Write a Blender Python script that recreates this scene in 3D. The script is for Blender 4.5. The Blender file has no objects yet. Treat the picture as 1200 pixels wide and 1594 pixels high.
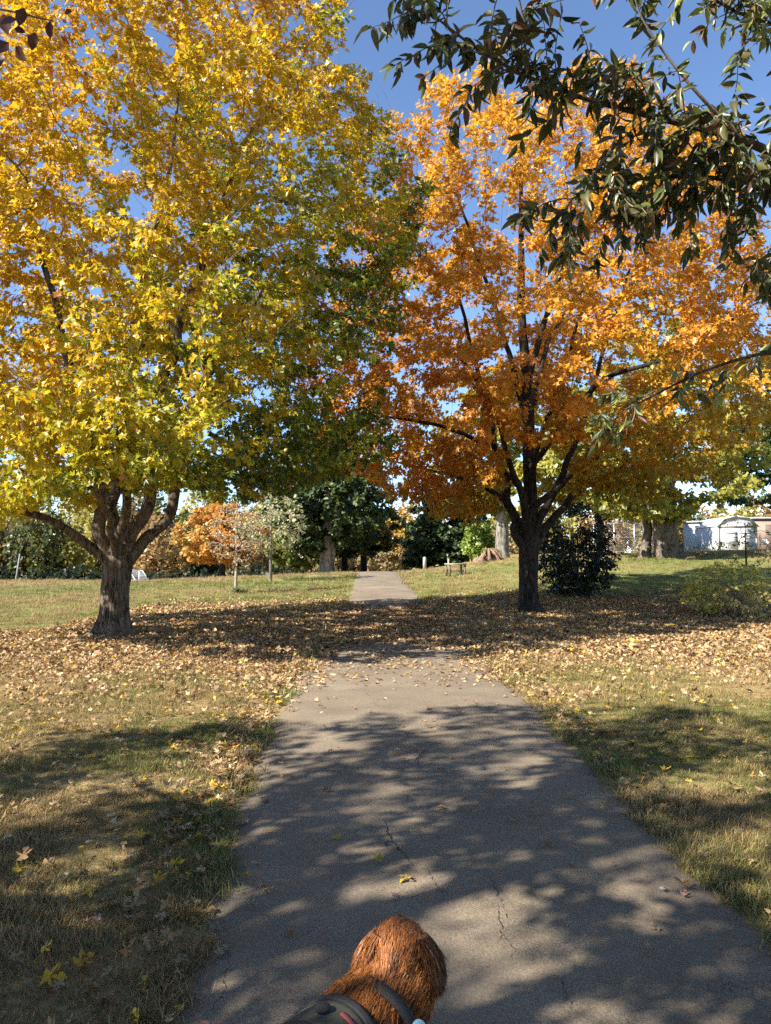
import bpy, math
import numpy as np
from mathutils import Vector, Matrix

R = math.radians
scene = bpy.context.scene
col = scene.collection

# ------------------------------------------------------------------ camera, sky, sun, exposure
CAM_H = 1.5
FPX = 1150.0                                   # focal length in pixels of the 1200 px wide photograph
PITCH = math.atan(69.0 / FPX)
cam_d = bpy.data.cameras.new('camera')
cam_d.sensor_fit = 'HORIZONTAL'
cam_d.sensor_width = 36.0
cam_d.lens = 36.0 * FPX / 1200.0
cam_d.clip_start = 0.05
cam_d.clip_end = 3000.0
cam = bpy.data.objects.new('camera', cam_d)
cam.location = (0, 0, CAM_H)
cam.rotation_euler = (R(90) + PITCH, 0, 0)
col.objects.link(cam)
scene.camera = cam

SUN_EL = R(39.5)
SUN_H = np.array([-0.86, -0.51]); SUN_H /= np.linalg.norm(SUN_H)
SUN = np.array([SUN_H[0] * math.cos(SUN_EL), SUN_H[1] * math.cos(SUN_EL), math.sin(SUN_EL)])
world = bpy.data.worlds.new('World')
scene.world = world
world.use_nodes = True
wn = world.node_tree
bg = wn.nodes['Background']
sky = wn.nodes.new('ShaderNodeTexSky')
sky.sky_type = 'NISHITA'
sky.sun_disc = False
sky.sun_elevation = SUN_EL
sky.sun_rotation = math.atan2(SUN_H[0], SUN_H[1])
sky.air_density = 0.75
sky.dust_density = 0.0
sky.ozone_density = 3.5
wn.links.new(sky.outputs['Color'], bg.inputs['Color'])
bg.inputs['Strength'].default_value = 0.105
sun_d = bpy.data.lights.new('sun', 'SUN')
sun_d.energy = 5.0
sun_d.angle = R(0.53)
sun_d.color = (1.0, 0.95, 0.86)
sun_o = bpy.data.objects.new('sun', sun_d)
sun_o.rotation_euler = Vector(SUN).to_track_quat('Z', 'Y').to_euler()
sun_o.location = (-20, -12, 30)
col.objects.link(sun_o)
scene.view_settings.view_transform = 'Standard'
scene.view_settings.look = 'None'
scene.view_settings.gamma = 1.0
scene.view_settings.exposure = 1.46
scene.cycles.max_bounces = 5
scene.cycles.diffuse_bounces = 3
scene.cycles.glossy_bounces = 2
scene.cycles.transmission_bounces = 3
scene.cycles.adaptive_threshold = 0.015
scene.cycles.transparent_max_bounces = 8
scene.cycles.use_denoising = False

CP, SP = math.cos(PITCH), math.sin(PITCH)


def at(px, py, Y):
    """world point seen at photograph pixel (px, py) at forward distance Y"""
    u, v = (px - 600) / FPX, (797 - py) / FPX
    dy, dz = CP - SP * v, SP + CP * v
    return np.array([u / dy * Y, Y, CAM_H + dz / dy * Y])


def project(p):
    p = np.atleast_2d(p)
    x, y, z = p[:, 0], p[:, 1], p[:, 2] - CAM_H
    d = y * CP + z * SP
    v = -y * SP + z * CP
    ds = np.where(d > 0.05, d, 0.05)
    return 600 + x / ds * FPX, 797 - v / ds * FPX, d


def in_frame(p, m=30):
    px, py, d = project(p)
    return (d > 0.05) & (px > -m) & (px < 1200 + m) & (py > -m) & (py < 1594 + m)


def sstep(a, b, x):
    t = np.clip((x - a) / (b - a), 0, 1)
    return t * t * (3 - 2 * t)


def vnoise(p, seed=0):
    """value noise, p (n,3), result 0..1"""
    p = np.asarray(p, dtype=float)
    i = np.floor(p).astype(np.int64)
    f = p - i
    f = f * f * (3 - 2 * f)
    out = np.zeros(len(p))
    for dx in (0, 1):
        for dy in (0, 1):
            for dz in (0, 1):
                h = ((i[:, 0] + dx) * 73856093) ^ ((i[:, 1] + dy) * 19349663) ^ ((i[:, 2] + dz) * 83492791) ^ (seed * 2654435761)
                h = (h ^ (h >> 13)) * 1274126177
                h = ((h ^ (h >> 16)) & 0xFFFFFF) / float(0xFFFFFF)
                w = (f[:, 0] if dx else 1 - f[:, 0]) * (f[:, 1] if dy else 1 - f[:, 1]) * (f[:, 2] if dz else 1 - f[:, 2])
                out += w * h
    return out


def norm(v):
    v = np.asarray(v, dtype=float)
    return v / np.maximum(np.linalg.norm(v, axis=-1, keepdims=True), 1e-9)


# ------------------------------------------------------------------ ground height
AX = [-60, -15, -12, -5.7, -1.7, 0.8, 3.3, 7, 12, 20, 60]
AZ = [0.0, 0.05, 0.14, 0.40, 0.53, 0.56, 0.76, 1.35, 1.56, 1.8, 2.2]


def gz(x, y):
    x = np.asarray(x, dtype=float); y = np.asarray(y, dtype=float)
    a = np.interp(x, AX, AZ)
    drop = np.interp(x, [-30, -8, 0, 8, 20], [3.0, 2.7, 1.3, 0.4, 0.0])
    z = a * sstep(16, 41, y) - drop * sstep(42, 95, y)
    z = z + 0.025 * np.sin(x * 0.9 + 1.3) * np.sin(y * 0.7) * sstep(1.6, 4.0, np.abs(x))
    return z


def on_ground(px, py):
    lo = None
    for Y in np.concatenate([np.linspace(1.0, 12, 600), np.linspace(12, 60, 1200)]):
        p = at(px, py, Y)
        if p[2] <= gz(p[0], p[1]):
            return np.array([p[0], p[1], float(gz(p[0], p[1]))])
    return p


# ------------------------------------------------------------------ mesh helpers
def mesh_np(name, verts, faces, mat=None, parent=None, colors=None, smooth=False, link=True, mats=None):
    """faces: (n,3) or (n,4) array or list of such arrays"""
    if not isinstance(faces, (list, tuple)):
        faces = [faces]
    verts = np.asarray(verts, dtype=np.float32)
    loops = np.concatenate([np.asarray(f, dtype=np.int32).ravel() for f in faces])
    tot = np.concatenate([np.full(len(f), np.asarray(f).shape[1], dtype=np.int32) for f in faces])
    start = np.concatenate([[0], np.cumsum(tot)[:-1]]).astype(np.int32)
    me = bpy.data.meshes.new(name)
    me.vertices.add(len(verts)); me.vertices.foreach_set('co', verts.ravel())
    me.loops.add(len(loops)); me.loops.foreach_set('vertex_index', loops)
    me.polygons.add(len(tot)); me.polygons.foreach_set('loop_start', start)
    if smooth:
        me.polygons.foreach_set('use_smooth', np.ones(len(tot), dtype=bool))
    if colors is not None:
        ca = me.color_attributes.new('Col', 'FLOAT_COLOR', 'POINT')
        c4 = np.ones((len(verts), 4), dtype=np.float32); c4[:, :3] = colors
        ca.data.foreach_set('color', c4.ravel())
    me.update(calc_edges=True)
    if mat:
        me.materials.append(mat)
    if not link:
        return me
    return obj_from(name, me, parent)


def obj_from(name, me, parent=None, loc=None):
    o = bpy.data.objects.new(name, me)
    col.objects.link(o)
    if parent is not None:
        o.parent = parent
    if loc is not None:
        o.location = loc
    return o


def tag(o, label=None, cat=None, group=None, kind=None):
    if label: o['label'] = label
    if cat: o['category'] = cat
    if group: o['group'] = group
    if kind: o['kind'] = kind
    return o


def empty(name, loc, label=None, cat=None, group=None):
    o = bpy.data.objects.new(name, None)
    o.empty_display_size = 0.2
    o.location = [float(v) for v in loc]
    col.objects.link(o)
    return tag(o, label, cat, group)


class MB:
    """collects boxes, tubes and prisms into one mesh"""
    def __init__(s):
        s.v = []; s.f3 = []; s.f4 = []; s.n = 0

    def add(s, v, f):
        v = np.asarray(v, dtype=float); f = np.asarray(f, dtype=int) + s.n
        s.v.append(v); s.n += len(v)
        (s.f3 if f.shape[1] == 3 else s.f4).append(f)
        return s

    def box(s, c, size, rot=0.0, tilt=None):
        x, y, z = [k / 2 for k in size]
        v = np.array([[a, b, d] for a in (-x, x) for b in (-y, y) for d in (-z, z)])
        if tilt is not None:
            v = v @ np.array(tilt.to_3x3()).T
        cr, sr = math.cos(rot), math.sin(rot)
        v = v @ np.array([[cr, sr, 0], [-sr, cr, 0], [0, 0, 1]])
        v = v + np.asarray(c)
        f = [[0, 1, 3, 2], [4, 6, 7, 5], [0, 4, 5, 1], [2, 3, 7, 6], [0, 2, 6, 4], [1, 5, 7, 3]]
        return s.add(v, f)

    def tube(s, pts, rad, k=8, cap=True):
        v, f = tube(pts, rad, k)
        n0 = len(v)
        s.add(v, f)
        if cap:
            v2 = np.array([pts[0], pts[-1]])
            base = s.n - n0
            s.v.append(v2); i0 = s.n; s.n += 2
            fr = []
            for j in range(k):
                fr.append([i0, base + (j + 1) % k, base + j])
                e = base + n0 - k
                fr.append([i0 + 1, e + j, e + (j + 1) % k])
            s.f3.append(np.array(fr))
        return s

    def build(s, name, mat, parent=None, smooth=False, link=True):
        fs = []
        if s.f3: fs.append(np.concatenate(s.f3))
        if s.f4: fs.append(np.concatenate(s.f4))
        return mesh_np(name, np.concatenate(s.v), fs, mat, parent, smooth=smooth, link=link)


def frames(pts):
    pts = np.asarray(pts, dtype=float)
    t = norm(np.gradient(pts, axis=0))
    n = np.zeros_like(t)
    a = np.array([1.0, 0, 0]) if abs(t[0][0]) < 0.8 else np.array([0, 1.0, 0])
    n[0] = norm(a - t[0] * a.dot(t[0]))
    for i in range(1, len(t)):
        m = n[i - 1] - t[i] * n[i - 1].dot(t[i])
        n[i] = norm(m)
    return t, n, np.cross(t, n)


def tube(pts, rad, k=8, disp=None):
    pts = np.asarray(pts, dtype=float)
    rad = np.broadcast_to(np.asarray(rad, dtype=float), (len(pts),))
    t, n, b = frames(pts)
    th = np.linspace(0, 2 * np.pi, k, endpoint=False)
    rr = rad[:, None] * np.ones((1, k))
    if disp is not None:
        rr = rr * disp
    v = pts[:, None, :] + rr[..., None] * (np.cos(th)[None, :, None] * n[:, None, :] + np.sin(th)[None, :, None] * b[:, None, :])
    i = np.arange(len(pts) - 1)[:, None] * k
    j = np.arange(k)[None, :]
    j2 = (j + 1) % k
    f = np.stack([i + j, i + j2, i + k + j2, i + k + j], axis=-1).reshape(-1, 4)
    return v.reshape(-1, 3), f


def catmull(pts, step=0.2):
    pts = np.asarray(pts, dtype=float)
    p = np.vstack([2 * pts[0] - pts[1], pts, 2 * pts[-1] - pts[-2]])
    out = []
    for i in range(1, len(p) - 2):
        d = np.linalg.norm(p[i + 1][:3] - p[i][:3])
        m = max(2, int(d / step))
        t = np.linspace(0, 1, m, endpoint=False)[:, None]
        a, b, c, e = p[i - 1], p[i], p[i + 1], p[i + 2]
        out.append(0.5 * ((2 * b) + (-a + c) * t + (2 * a - 5 * b + 4 * c - e) * t ** 2 + (-a + 3 * b - 3 * c + e) * t ** 3))
    out.append(pts[-1:])
    return np.vstack(out)


# ------------------------------------------------------------------ materials
def new_mat(name):
    m = bpy.data.materials.new(name)
    m.use_nodes = True
    nt = m.node_tree
    return m, nt, nt.nodes['Principled BSDF'], nt.nodes['Material Output']


def nd(nt, kind, **kw):
    n = nt.nodes.new(kind)
    for k, v in kw.items():
        if k in n.bl_rna.properties:
            setattr(n, k, v)
        else:
            n.inputs[k].default_value = v
    return n


def ramp(nt, src, stops, interp='LINEAR'):
    r = nt.nodes.new('ShaderNodeValToRGB')
    r.color_ramp.interpolation = interp
    e = r.color_ramp.elements
    while len(e) < len(stops):
        e.new(0.5)
    for el, (p, c) in zip(e, stops):
        el.position = p
        el.color = (c[0], c[1], c[2], 1) if not np.isscalar(c) else (c, c, c, 1)
    nt.links.new(src, r.inputs['Fac'])
    return r.outputs['Color']


def noise(nt, vec, scale, detail=6, rough=0.6, dist=0.0):
    n = nd(nt, 'ShaderNodeTexNoise')
    n.inputs['Scale'].default_value = scale
    n.inputs['Detail'].default_value = detail
    n.inputs['Roughness'].default_value = rough
    n.inputs['Distortion'].default_value = dist
    nt.links.new(vec, n.inputs['Vector'])
    return n.outputs['Fac']


def mixc(nt, fac, a, b, mode='MIX'):
    m = nt.nodes.new('ShaderNodeMix')
    m.data_type = 'RGBA'; m.blend_type = mode
    for s, v in ((m.inputs[0], fac), (m.inputs[6], a), (m.inputs[7], b)):
        if hasattr(v, 'is_linked'):
            nt.links.new(v, s)
        elif np.isscalar(v):
            s.default_value = v
        else:
            s.default_value = (*v, 1)
    return m.outputs[2]


def math_n(nt, op, a, b=0.0, clamp=False):
    m = nt.nodes.new('ShaderNodeMath'); m.operation = op; m.use_clamp = clamp
    for s, v in ((m.inputs[0], a), (m.inputs[1], b)):
        if hasattr(v, 'is_linked'):
            nt.links.new(v, s)
        else:
            s.default_value = v
    return m.outputs[0]


def bump(nt, height, strength, dist, bsdf, prev=None):
    b = nt.nodes.new('ShaderNodeBump')
    b.inputs['Strength'].default_value = strength
    b.inputs['Distance'].default_value = dist
    nt.links.new(height, b.inputs['Height'])
    if prev is not None:
        nt.links.new(prev, b.inputs['Normal'])
    nt.links.new(b.outputs['Normal'], bsdf.inputs['Normal'])
    return b.outputs['Normal']


def coords(nt, kind='Object'):
    return nt.nodes.new('ShaderNodeTexCoord').outputs[kind]


def plain(name, c, rough=0.8, var=0.25, scale=6.0, bmp=0.3, metallic=0.0):
    m, nt, b, o = new_mat(name)
    v = coords(nt)
    f = noise(nt, v, scale, 8)
    cc = ramp(nt, f, [(0.25, [k * (1 - var) for k in c]), (0.75, [min(1, k * (1 + var)) for k in c])])
    nt.links.new(cc, b.inputs['Base Color'])
    b.inputs['Roughness'].default_value = rough
    b.inputs['Metallic'].default_value = metallic
    bump(nt, noise(nt, v, scale * 8, 6), bmp, 0.01, b)
    return m


def leaf_mat(name, source='attr', trans=0.4, rough=0.55, spec=0.3):
    """leaf shader: colour from the mesh's colour attribute or from the object's own colour"""
    m, nt, b, o = new_mat(name)
    if source == 'attr':
        a = nt.nodes.new('ShaderNodeAttribute'); a.attribute_name = 'Col'
        c = a.outputs['Color']
    else:
        a = nt.nodes.new('ShaderNodeObjectInfo')
        c = a.outputs['Color']
        f = noise(nt, coords(nt), 22, 5)
        c = mixc(nt, math_n(nt, 'MULTIPLY', f, 0.7), c, (0.14, 0.075, 0.03))
    nt.links.new(c, b.inputs['Base Color'])
    b.inputs['Roughness'].default_value = rough
    b.inputs['Specular IOR Level'].default_value = spec
    if trans > 0:
        t = nt.nodes.new('ShaderNodeBsdfTranslucent')
        nt.links.new(c, t.inputs['Color'])
        mx = nt.nodes.new('ShaderNodeMixShader')
        mx.inputs[0].default_value = trans
        nt.links.new(b.outputs[0], mx.inputs[1]); nt.links.new(t.outputs[0], mx.inputs[2])
        nt.links.new(mx.outputs[0], o.inputs['Surface'])
    return m


def bark_mat(name, dark, light, scale=1.0, bstr=0.9):
    m, nt, b, o = new_mat(name)
    v = coords(nt)
    mp = nd(nt, 'ShaderNodeMapping')
    mp.inputs['Scale'].default_value = (11 * scale, 11 * scale, 2.2 * scale)
    nt.links.new(v, mp.inputs['Vector'])
    f = noise(nt, mp.outputs[0], 2.0, 8, 0.65, 0.6)
    g = noise(nt, v, 3.0, 5)
    c1 = ramp(nt, f, [(0.40, dark), (0.50, [(a_ + b_) * .42 for a_, b_ in zip(dark, light)]), (0.60, light)])
    c2 = mixc(nt, ramp(nt, g, [(0.45, 0.0), (0.75, 0.6)]), c1, [k * 1.35 for k in light])
    nt.links.new(c2, b.inputs['Base Color'])
    b.inputs['Roughness'].default_value = 0.9
    b.inputs['Specular IOR Level'].default_value = 0.2
    bump(nt, f, bstr, 0.04, b)
    return m


M_BARK = bark_mat('bark_grey_brown', (0.022, 0.016, 0.011), (0.185, 0.142, 0.100), 1.0, 1.0)
M_BARK_DARK = bark_mat('bark_dark', (0.006, 0.005, 0.004), (0.055, 0.043, 0.034))
M_BARK_PALE = bark_mat('bark_pale', (0.06, 0.055, 0.045), (0.27, 0.245, 0.205), 0.35)
M_BARK_YOUNG = bark_mat('bark_young', (0.22, 0.18, 0.12), (0.42, 0.36, 0.26), 2.0, 0.4)
M_TWIG = plain('twig', (0.20, 0.16, 0.125), 0.8)
M_TWIG_PINK = plain('twig_bare', (0.27, 0.205, 0.155), 0.9)
M_LEAF = leaf_mat('leaf_autumn', trans=0.46, rough=0.40, spec=0.5)
M_LEAF_DARK = leaf_mat('leaf_evergreen', trans=0.22, rough=0.4, spec=0.4)
M_LEAF_DRY = leaf_mat('leaf_dry', trans=0.18, rough=0.75, spec=0.2)
M_LEAF_OBJ = leaf_mat('leaf_fallen', source='object', trans=0.18, rough=0.7, spec=0.25)
M_LEAF_NARROW = leaf_mat('leaf_narrow_green', source='object', trans=0.30, rough=0.38, spec=0.5)

# ------------------------------------------------------------------ path outline (world x of both edges by distance)
LE = [(240, 1640), (255, 1594), (300, 1480), (345, 1330), (385, 1200), (425, 1110), (470, 1040), (510, 985), (540, 935), (549, 908), (553, 893.5)]
RE = [(1330, 1560), (1200, 1445), (1100, 1368), (990, 1258), (900, 1165), (830, 1095), (760, 1030), (705, 980), (658, 934), (634, 908), (622, 893.5)]
le = np.array([on_ground(*p) for p in LE]); re_ = np.array([on_ground(*p) for p in RE])
LY = np.concatenate([[-40, -3], le[:, 1], [60, 90]]); LX = np.concatenate([[8, -0.35], le[:, 0], [-2.6, -5]])
RY = np.concatenate([[-40, -3], re_[:, 1], [60, 90]]); RX = np.concatenate([[10.5, 2.1], re_[:, 0], [-0.1, -2.5]])
o_ = np.argsort(LY); LY, LX = LY[o_], LX[o_]
o_ = np.argsort(RY); RY, RX = RY[o_], RX[o_]


def path_l(y): return np.interp(y, LY, LX)
def path_r(y): return np.interp(y, RY, RX)


def path_side(x, y):
    """signed distance outside the path: negative on the path"""
    return np.maximum(path_l(y) - x, x - path_r(y))


# ------------------------------------------------------------------ ground and path
def ground_material():
    m, nt, b, o = new_mat('lawn')
    v = coords(nt)
    big = noise(nt, v, 0.16, 4)
    mid = noise(nt, v, 1.1, 6)
    fine = noise(nt, v, 26, 8, 0.75)
    straw = ramp(nt, fine, [(0.3, (0.13, 0.088, 0.042)), (0.5, (0.32, 0.228, 0.105)), (0.72, (0.54, 0.41, 0.21))])
    green = ramp(nt, fine, [(0.3, (0.055, 0.062, 0.018)), (0.55, (0.17, 0.185, 0.055)), (0.75, (0.33, 0.33, 0.12))])
    s = math_n(nt, 'ADD', math_n(nt, 'MULTIPLY', big, 0.9), math_n(nt, 'MULTIPLY', mid, 0.55))
    sx = nd(nt, 'ShaderNodeSeparateXYZ'); nt.links.new(v, sx.inputs[0])
    yb = ramp(nt, math_n(nt, 'DIVIDE', sx.outputs[1], 60.0, True), [(0.20, 0.0), (0.30, 0.26), (0.52, 0.24), (0.66, 0.05)])
    s = math_n(nt, 'ADD', s, yb)
    fac = ramp(nt, s, [(0.64, 0.0), (0.92, 0.9)])
    c = mixc(nt, fac, straw, green)
    nt.links.new(c, b.inputs['Base Color'])
    b.inputs['Roughness'].default_value = 1.0
    b.inputs['Specular IOR Level'].default_value = 0.05
    bump(nt, fine, 0.8, 0.03, b)
    return m


def sheet(name, xs, ys, mat, off=0.0):
    X, Y = np.meshgrid(xs, ys)
    Z = gz(X, Y) + off
    nx, ny = len(xs), len(ys)
    v = np.stack([X, Y, Z], -1).reshape(-1, 3)
    i = (np.arange(ny - 1)[:, None] * nx + np.arange(nx - 1)[None, :]).ravel()
    f = np.stack([i, i + 1, i + nx + 1, i + nx], -1)
    return mesh_np(name, v, f, mat, smooth=True)


M_LAWN = ground_material()
xs = np.concatenate([[-900, -500, -250, -140], np.arange(-90, -20, 3.0), np.arange(-20, 20, 0.4), np.arange(20, 91, 3.0), [140, 250, 500, 900]])
ys = np.concatenate([[-300, -150, -80, -40, -20], np.arange(-10, 50, 0.4), np.arange(50, 130, 3.0), [150, 200, 300, 500, 900, 1600]])
tag(sheet('ground', xs, ys, M_LAWN), kind='structure')


def asphalt_material():
    m, nt, b, o = new_mat('worn_asphalt')
    v = coords(nt)
    grain = noise(nt, v, 190, 3, 0.8)
    grain2 = noise(nt, v, 70, 4, 0.7)
    blotch = noise(nt, v, 1.3, 6, 0.6)
    vor = nd(nt, 'ShaderNodeTexVoronoi'); vor.feature = 'DISTANCE_TO_EDGE'
    wob = noise(nt, v, 3.5, 6, 0.7)
    vm = nt.nodes.new('ShaderNodeVectorMath'); vm.operation = 'ADD'
    nt.links.new(v, vm.inputs[0])
    wc = nd(nt, 'ShaderNodeCombineXYZ'); nt.links.new(wob, wc.inputs[0]); nt.links.new(noise(nt, v, 4.5, 5), wc.inputs[1])
    nt.links.new(wc.outputs[0], vm.inputs[1])
    nt.links.new(vm.outputs[0], vor.inputs['Vector']); vor.inputs['Scale'].default_value = 0.9
    crack = ramp(nt, vor.outputs['Distance'], [(0.0, 1.0), (0.0045, 0.0)])
    gate = ramp(nt, noise(nt, v, 0.9, 3), [(0.50, 0.0), (0.60, 0.9)])
    crk = math_n(nt, 'MULTIPLY', crack, gate)
    base = ramp(nt, grain, [(0.33, (0.070, 0.054, 0.036)), (0.5, (0.195, 0.150, 0.100)), (0.66, (0.42, 0.328, 0.225))])
    base = mixc(nt, 0.35, base, ramp(nt, grain2, [(0.35, (0.085, 0.065, 0.044)), (0.65, (0.33, 0.258, 0.175))]))
    base = mixc(nt, ramp(nt, blotch, [(0.38, 0.0), (0.66, 0.55)]), base, (0.105, 0.081, 0.056))
    peb = nd(nt, 'ShaderNodeTexVoronoi'); peb.inputs['Scale'].default_value = 95.0; nt.links.new(v, peb.inputs['Vector'])
    base = mixc(nt, ramp(nt, peb.outputs['Distance'], [(0.10, 0.45), (0.28, 0.0)]), base, (0.40, 0.33, 0.25))
    st = noise(nt, v, 5.5, 5, .7)
    base = mixc(nt, ramp(nt, st, [(0.62, 0.0), (0.74, 0.5)]), base, (0.06, 0.048, 0.036))
    lt = noise(nt, v, .55, 4, .6)
    base = mixc(nt, ramp(nt, lt, [(0.52, 0.0), (0.70, 0.35)]), base, (0.33, 0.265, 0.19))
    c = mixc(nt, math_n(nt, 'MULTIPLY', crk, 0.75), base, (0.02, 0.018, 0.016))
    nt.links.new(c, b.inputs['Base Color'])
    b.inputs['Roughness'].default_value = 0.88
    b.inputs['Specular IOR Level'].default_value = 0.25
    h = math_n(nt, 'SUBTRACT', math_n(nt, 'ADD', grain, math_n(nt, 'MULTIPLY', grain2, 0.6)), math_n(nt, 'MULTIPLY', crk, 1.2))
    bump(nt, h, 0.55, 0.006, b)
    return m


M_ASPH = asphalt_material()


def build_path():
    rg = np.random.default_rng(3)
    ys = np.concatenate([np.arange(-30, 0, 1.0), np.arange(0, 12, 0.06), np.arange(12, 46, 0.25), np.arange(46, 80, 1.5)])
    n = 14
    jl = (vnoise(np.stack([ys * 2.2, ys * 0, ys * 0], -1), 5) - 0.5) * 0.08 + (vnoise(np.stack([ys * 9, ys * 0, ys * 0], -1), 6) - 0.5) * 0.06
    jr = (vnoise(np.stack([ys * 2.2, ys * 0, ys * 0], -1), 15) - 0.5) * 0.09 + (vnoise(np.stack([ys * 9, ys * 0, ys * 0], -1), 16) - 0.5) * 0.06
    L = path_l(ys) + jl; Rr = path_r(ys) + jr
    t = np.linspace(0, 1, n)
    X = L[:, None] * (1 - t) + Rr[:, None] * t
    Y = np.repeat(ys[:, None], n, 1)
    Z = gz(X, Y) + 0.022 + 0.018 * np.sin(np.pi * t)[None, :]
    Z[:, 0] -= 0.03; Z[:, -1] -= 0.03
    v = np.stack([X, Y, Z], -1).reshape(-1, 3)
    i = (np.arange(len(ys) - 1)[:, None] * n + np.arange(n - 1)[None, :]).ravel()
    f = np.stack([i, i + 1, i + n + 1, i + n], -1)
    p = tag(mesh_np('path', v, f, M_ASPH, smooth=True), kind='structure')
    # the long open cracks, thin jagged dark grooves
    mcr = plain('crack_shadow', (0.012, 0.011, 0.010), 1.0, 0.3, 30)
    cracks = [[(598, 1288), (603, 1305), (608, 1318), (620, 1335), (632, 1345), (643, 1362)],
              [(608, 1318), (600, 1326), (603, 1334)],
              [(664, 1368), (672, 1385), (683, 1400), (690, 1414), (697, 1424)],
              [(683, 1400), (692, 1404), (698, 1412)],
              [(762, 1378), (772, 1398), (778, 1415), (783, 1432)], [(783, 1432), (790, 1438), (788, 1446)],
              [(774, 1428), (780, 1450), (781, 1470), (772, 1488)], [(781, 1470), (792, 1484), (800, 1500), (798, 1512)],
              [(866, 1540), (876, 1558), (884, 1576), (889, 1594)],
              [(648, 1168), (656, 1178), (650, 1190), (652, 1205)],
              [(330, 1590), (345, 1560), (352, 1535), (356, 1505), (362, 1480)]]
    for ck in cracks:
        pts = np.array([on_ground(*q) for q in ck])
        pts = catmull(pts, 0.012)
        m = len(pts)
        jit = (rg.random(m) - 0.5) * 0.034
        jit = np.convolve(jit, [0.3, 0.4, 0.3], 'same')
        w = (0.0005 + 0.0034 * np.sin(np.linspace(0.05, np.pi - 0.05, m)) * rg.random(m) ** 1.5) * (0.7 if m < 40 else 1.5)
        t = norm(np.gradient(pts, axis=0)); side = np.stack([t[:, 1], -t[:, 0], t[:, 0] * 0], -1)
        c = pts + side * jit[:, None]
        tt = np.clip((c[:, 0] - path_l(c[:, 1])) / (path_r(c[:, 1]) - path_l(c[:, 1])), 0, 1)
        c[:, 2] = gz(c[:, 0], c[:, 1]) + 0.0255 + 0.018 * np.sin(np.pi * tt)
        a = c - side * w[:, None]; bb = c + side * w[:, None]
        k = np.arange(m - 1)
        mesh_np('crack', np.vstack([a, bb]), np.stack([k, k + 1, k + 1 + m, k + m], -1), mcr, p)
    return p


path = build_path()


def path_z(x, y):
    t = np.clip((x - path_l(y)) / np.maximum(path_r(y) - path_l(y), 0.1), 0, 1)
    return gz(x, y) + np.where((t > 0) & (t < 1), 0.024 + 0.018 * np.sin(np.pi * t), 0.0)


# ------------------------------------------------------------------ leaf templates (tip along +y, base at origin)
def fold(o, t, zf=0.22, curl=0.18):
    o = np.asarray(o, dtype=float)
    z = zf * np.abs(o[:, 0]) - curl * o[:, 1] ** 2
    return np.column_stack([o[:, 0], o[:, 1], z]), np.asarray(t)


MAPLE = fold([(0, 0), (.40, .04), (.20, .25), (.54, .56), (.17, .60), (0, 1), (-.17, .60), (-.54, .56), (-.20, .25), (-.40, .04)],
             [[0, 1, 2], [0, 3, 4], [0, 4, 5], [0, 5, 6], [0, 6, 7], [0, 8, 9]])
OVAL2 = fold([(0, 0), (.25, .5), (0, 1), (-.25, .5)], [[0, 1, 2], [0, 2, 3]])
OVAL = fold([(0, 0), (.26, .35), (.20, .7), (0, 1), (-.20, .7), (-.26, .35)], [[0, 1, 2], [0, 2, 3], [0, 3, 4], [0, 4, 5]])
NARROW = fold([(0, 0), (.14, .25), (.17, .5), (.10, .8), (0, 1), (-.10, .8), (-.17, .5), (-.14, .25), (0, .5)],
              [[0, 1, 8], [1, 2, 8], [2, 3, 8], [3, 4, 8], [4, 5, 8], [5, 6, 8], [6, 7, 8], [7, 0, 8]], 0.5, 0.35)
LEAF4 = (MAPLE[0], np.array([[0, 1, 3], [0, 3, 5], [0, 5, 7], [0, 7, 9]]))
CLUMP = fold([(0, 0), (.45, .30), (.15, .45), (.30, .95), (-.12, .70), (-.48, .75), (-.22, .30)],
             [[0, 1, 3], [0, 3, 5], [0, 5, 6]], 0.3, 0.15)
NEEDLE = fold([(0, 0), (.10, .5), (0, 1), (-.10, .5)], [[0, 1, 2], [0, 2, 3]], 0.4, 0.1)


def place_leaves(tmpl, p, tip, nrm, size, color, jitter=0.0, rg=None):
    """arrays for many leaves in one mesh; color (n,3)"""
    tv, tf = tmpl
    tip = norm(tip)
    nrm = norm(nrm - tip * np.sum(nrm * tip, -1, keepdims=True))
    bi = np.cross(tip, nrm)
    n, k = len(p), len(tv)
    v = p[:, None, :] + size[:, None, None] * (tv[None, :, 0, None] * bi[:, None, :] + tv[None, :, 1, None] * tip[:, None, :] + tv[None, :, 2, None] * nrm[:, None, :])
    if rg is not None and jitter > 0:
        v = v + (rg.random(v.shape) - 0.5) * jitter * size[:, None, None]
    f = (np.arange(n)[:, None, None] * k + tf[None]).reshape(-1, 3)
    c = np.repeat(color, k, axis=0)
    return v.reshape(-1, 3), f, c


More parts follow.
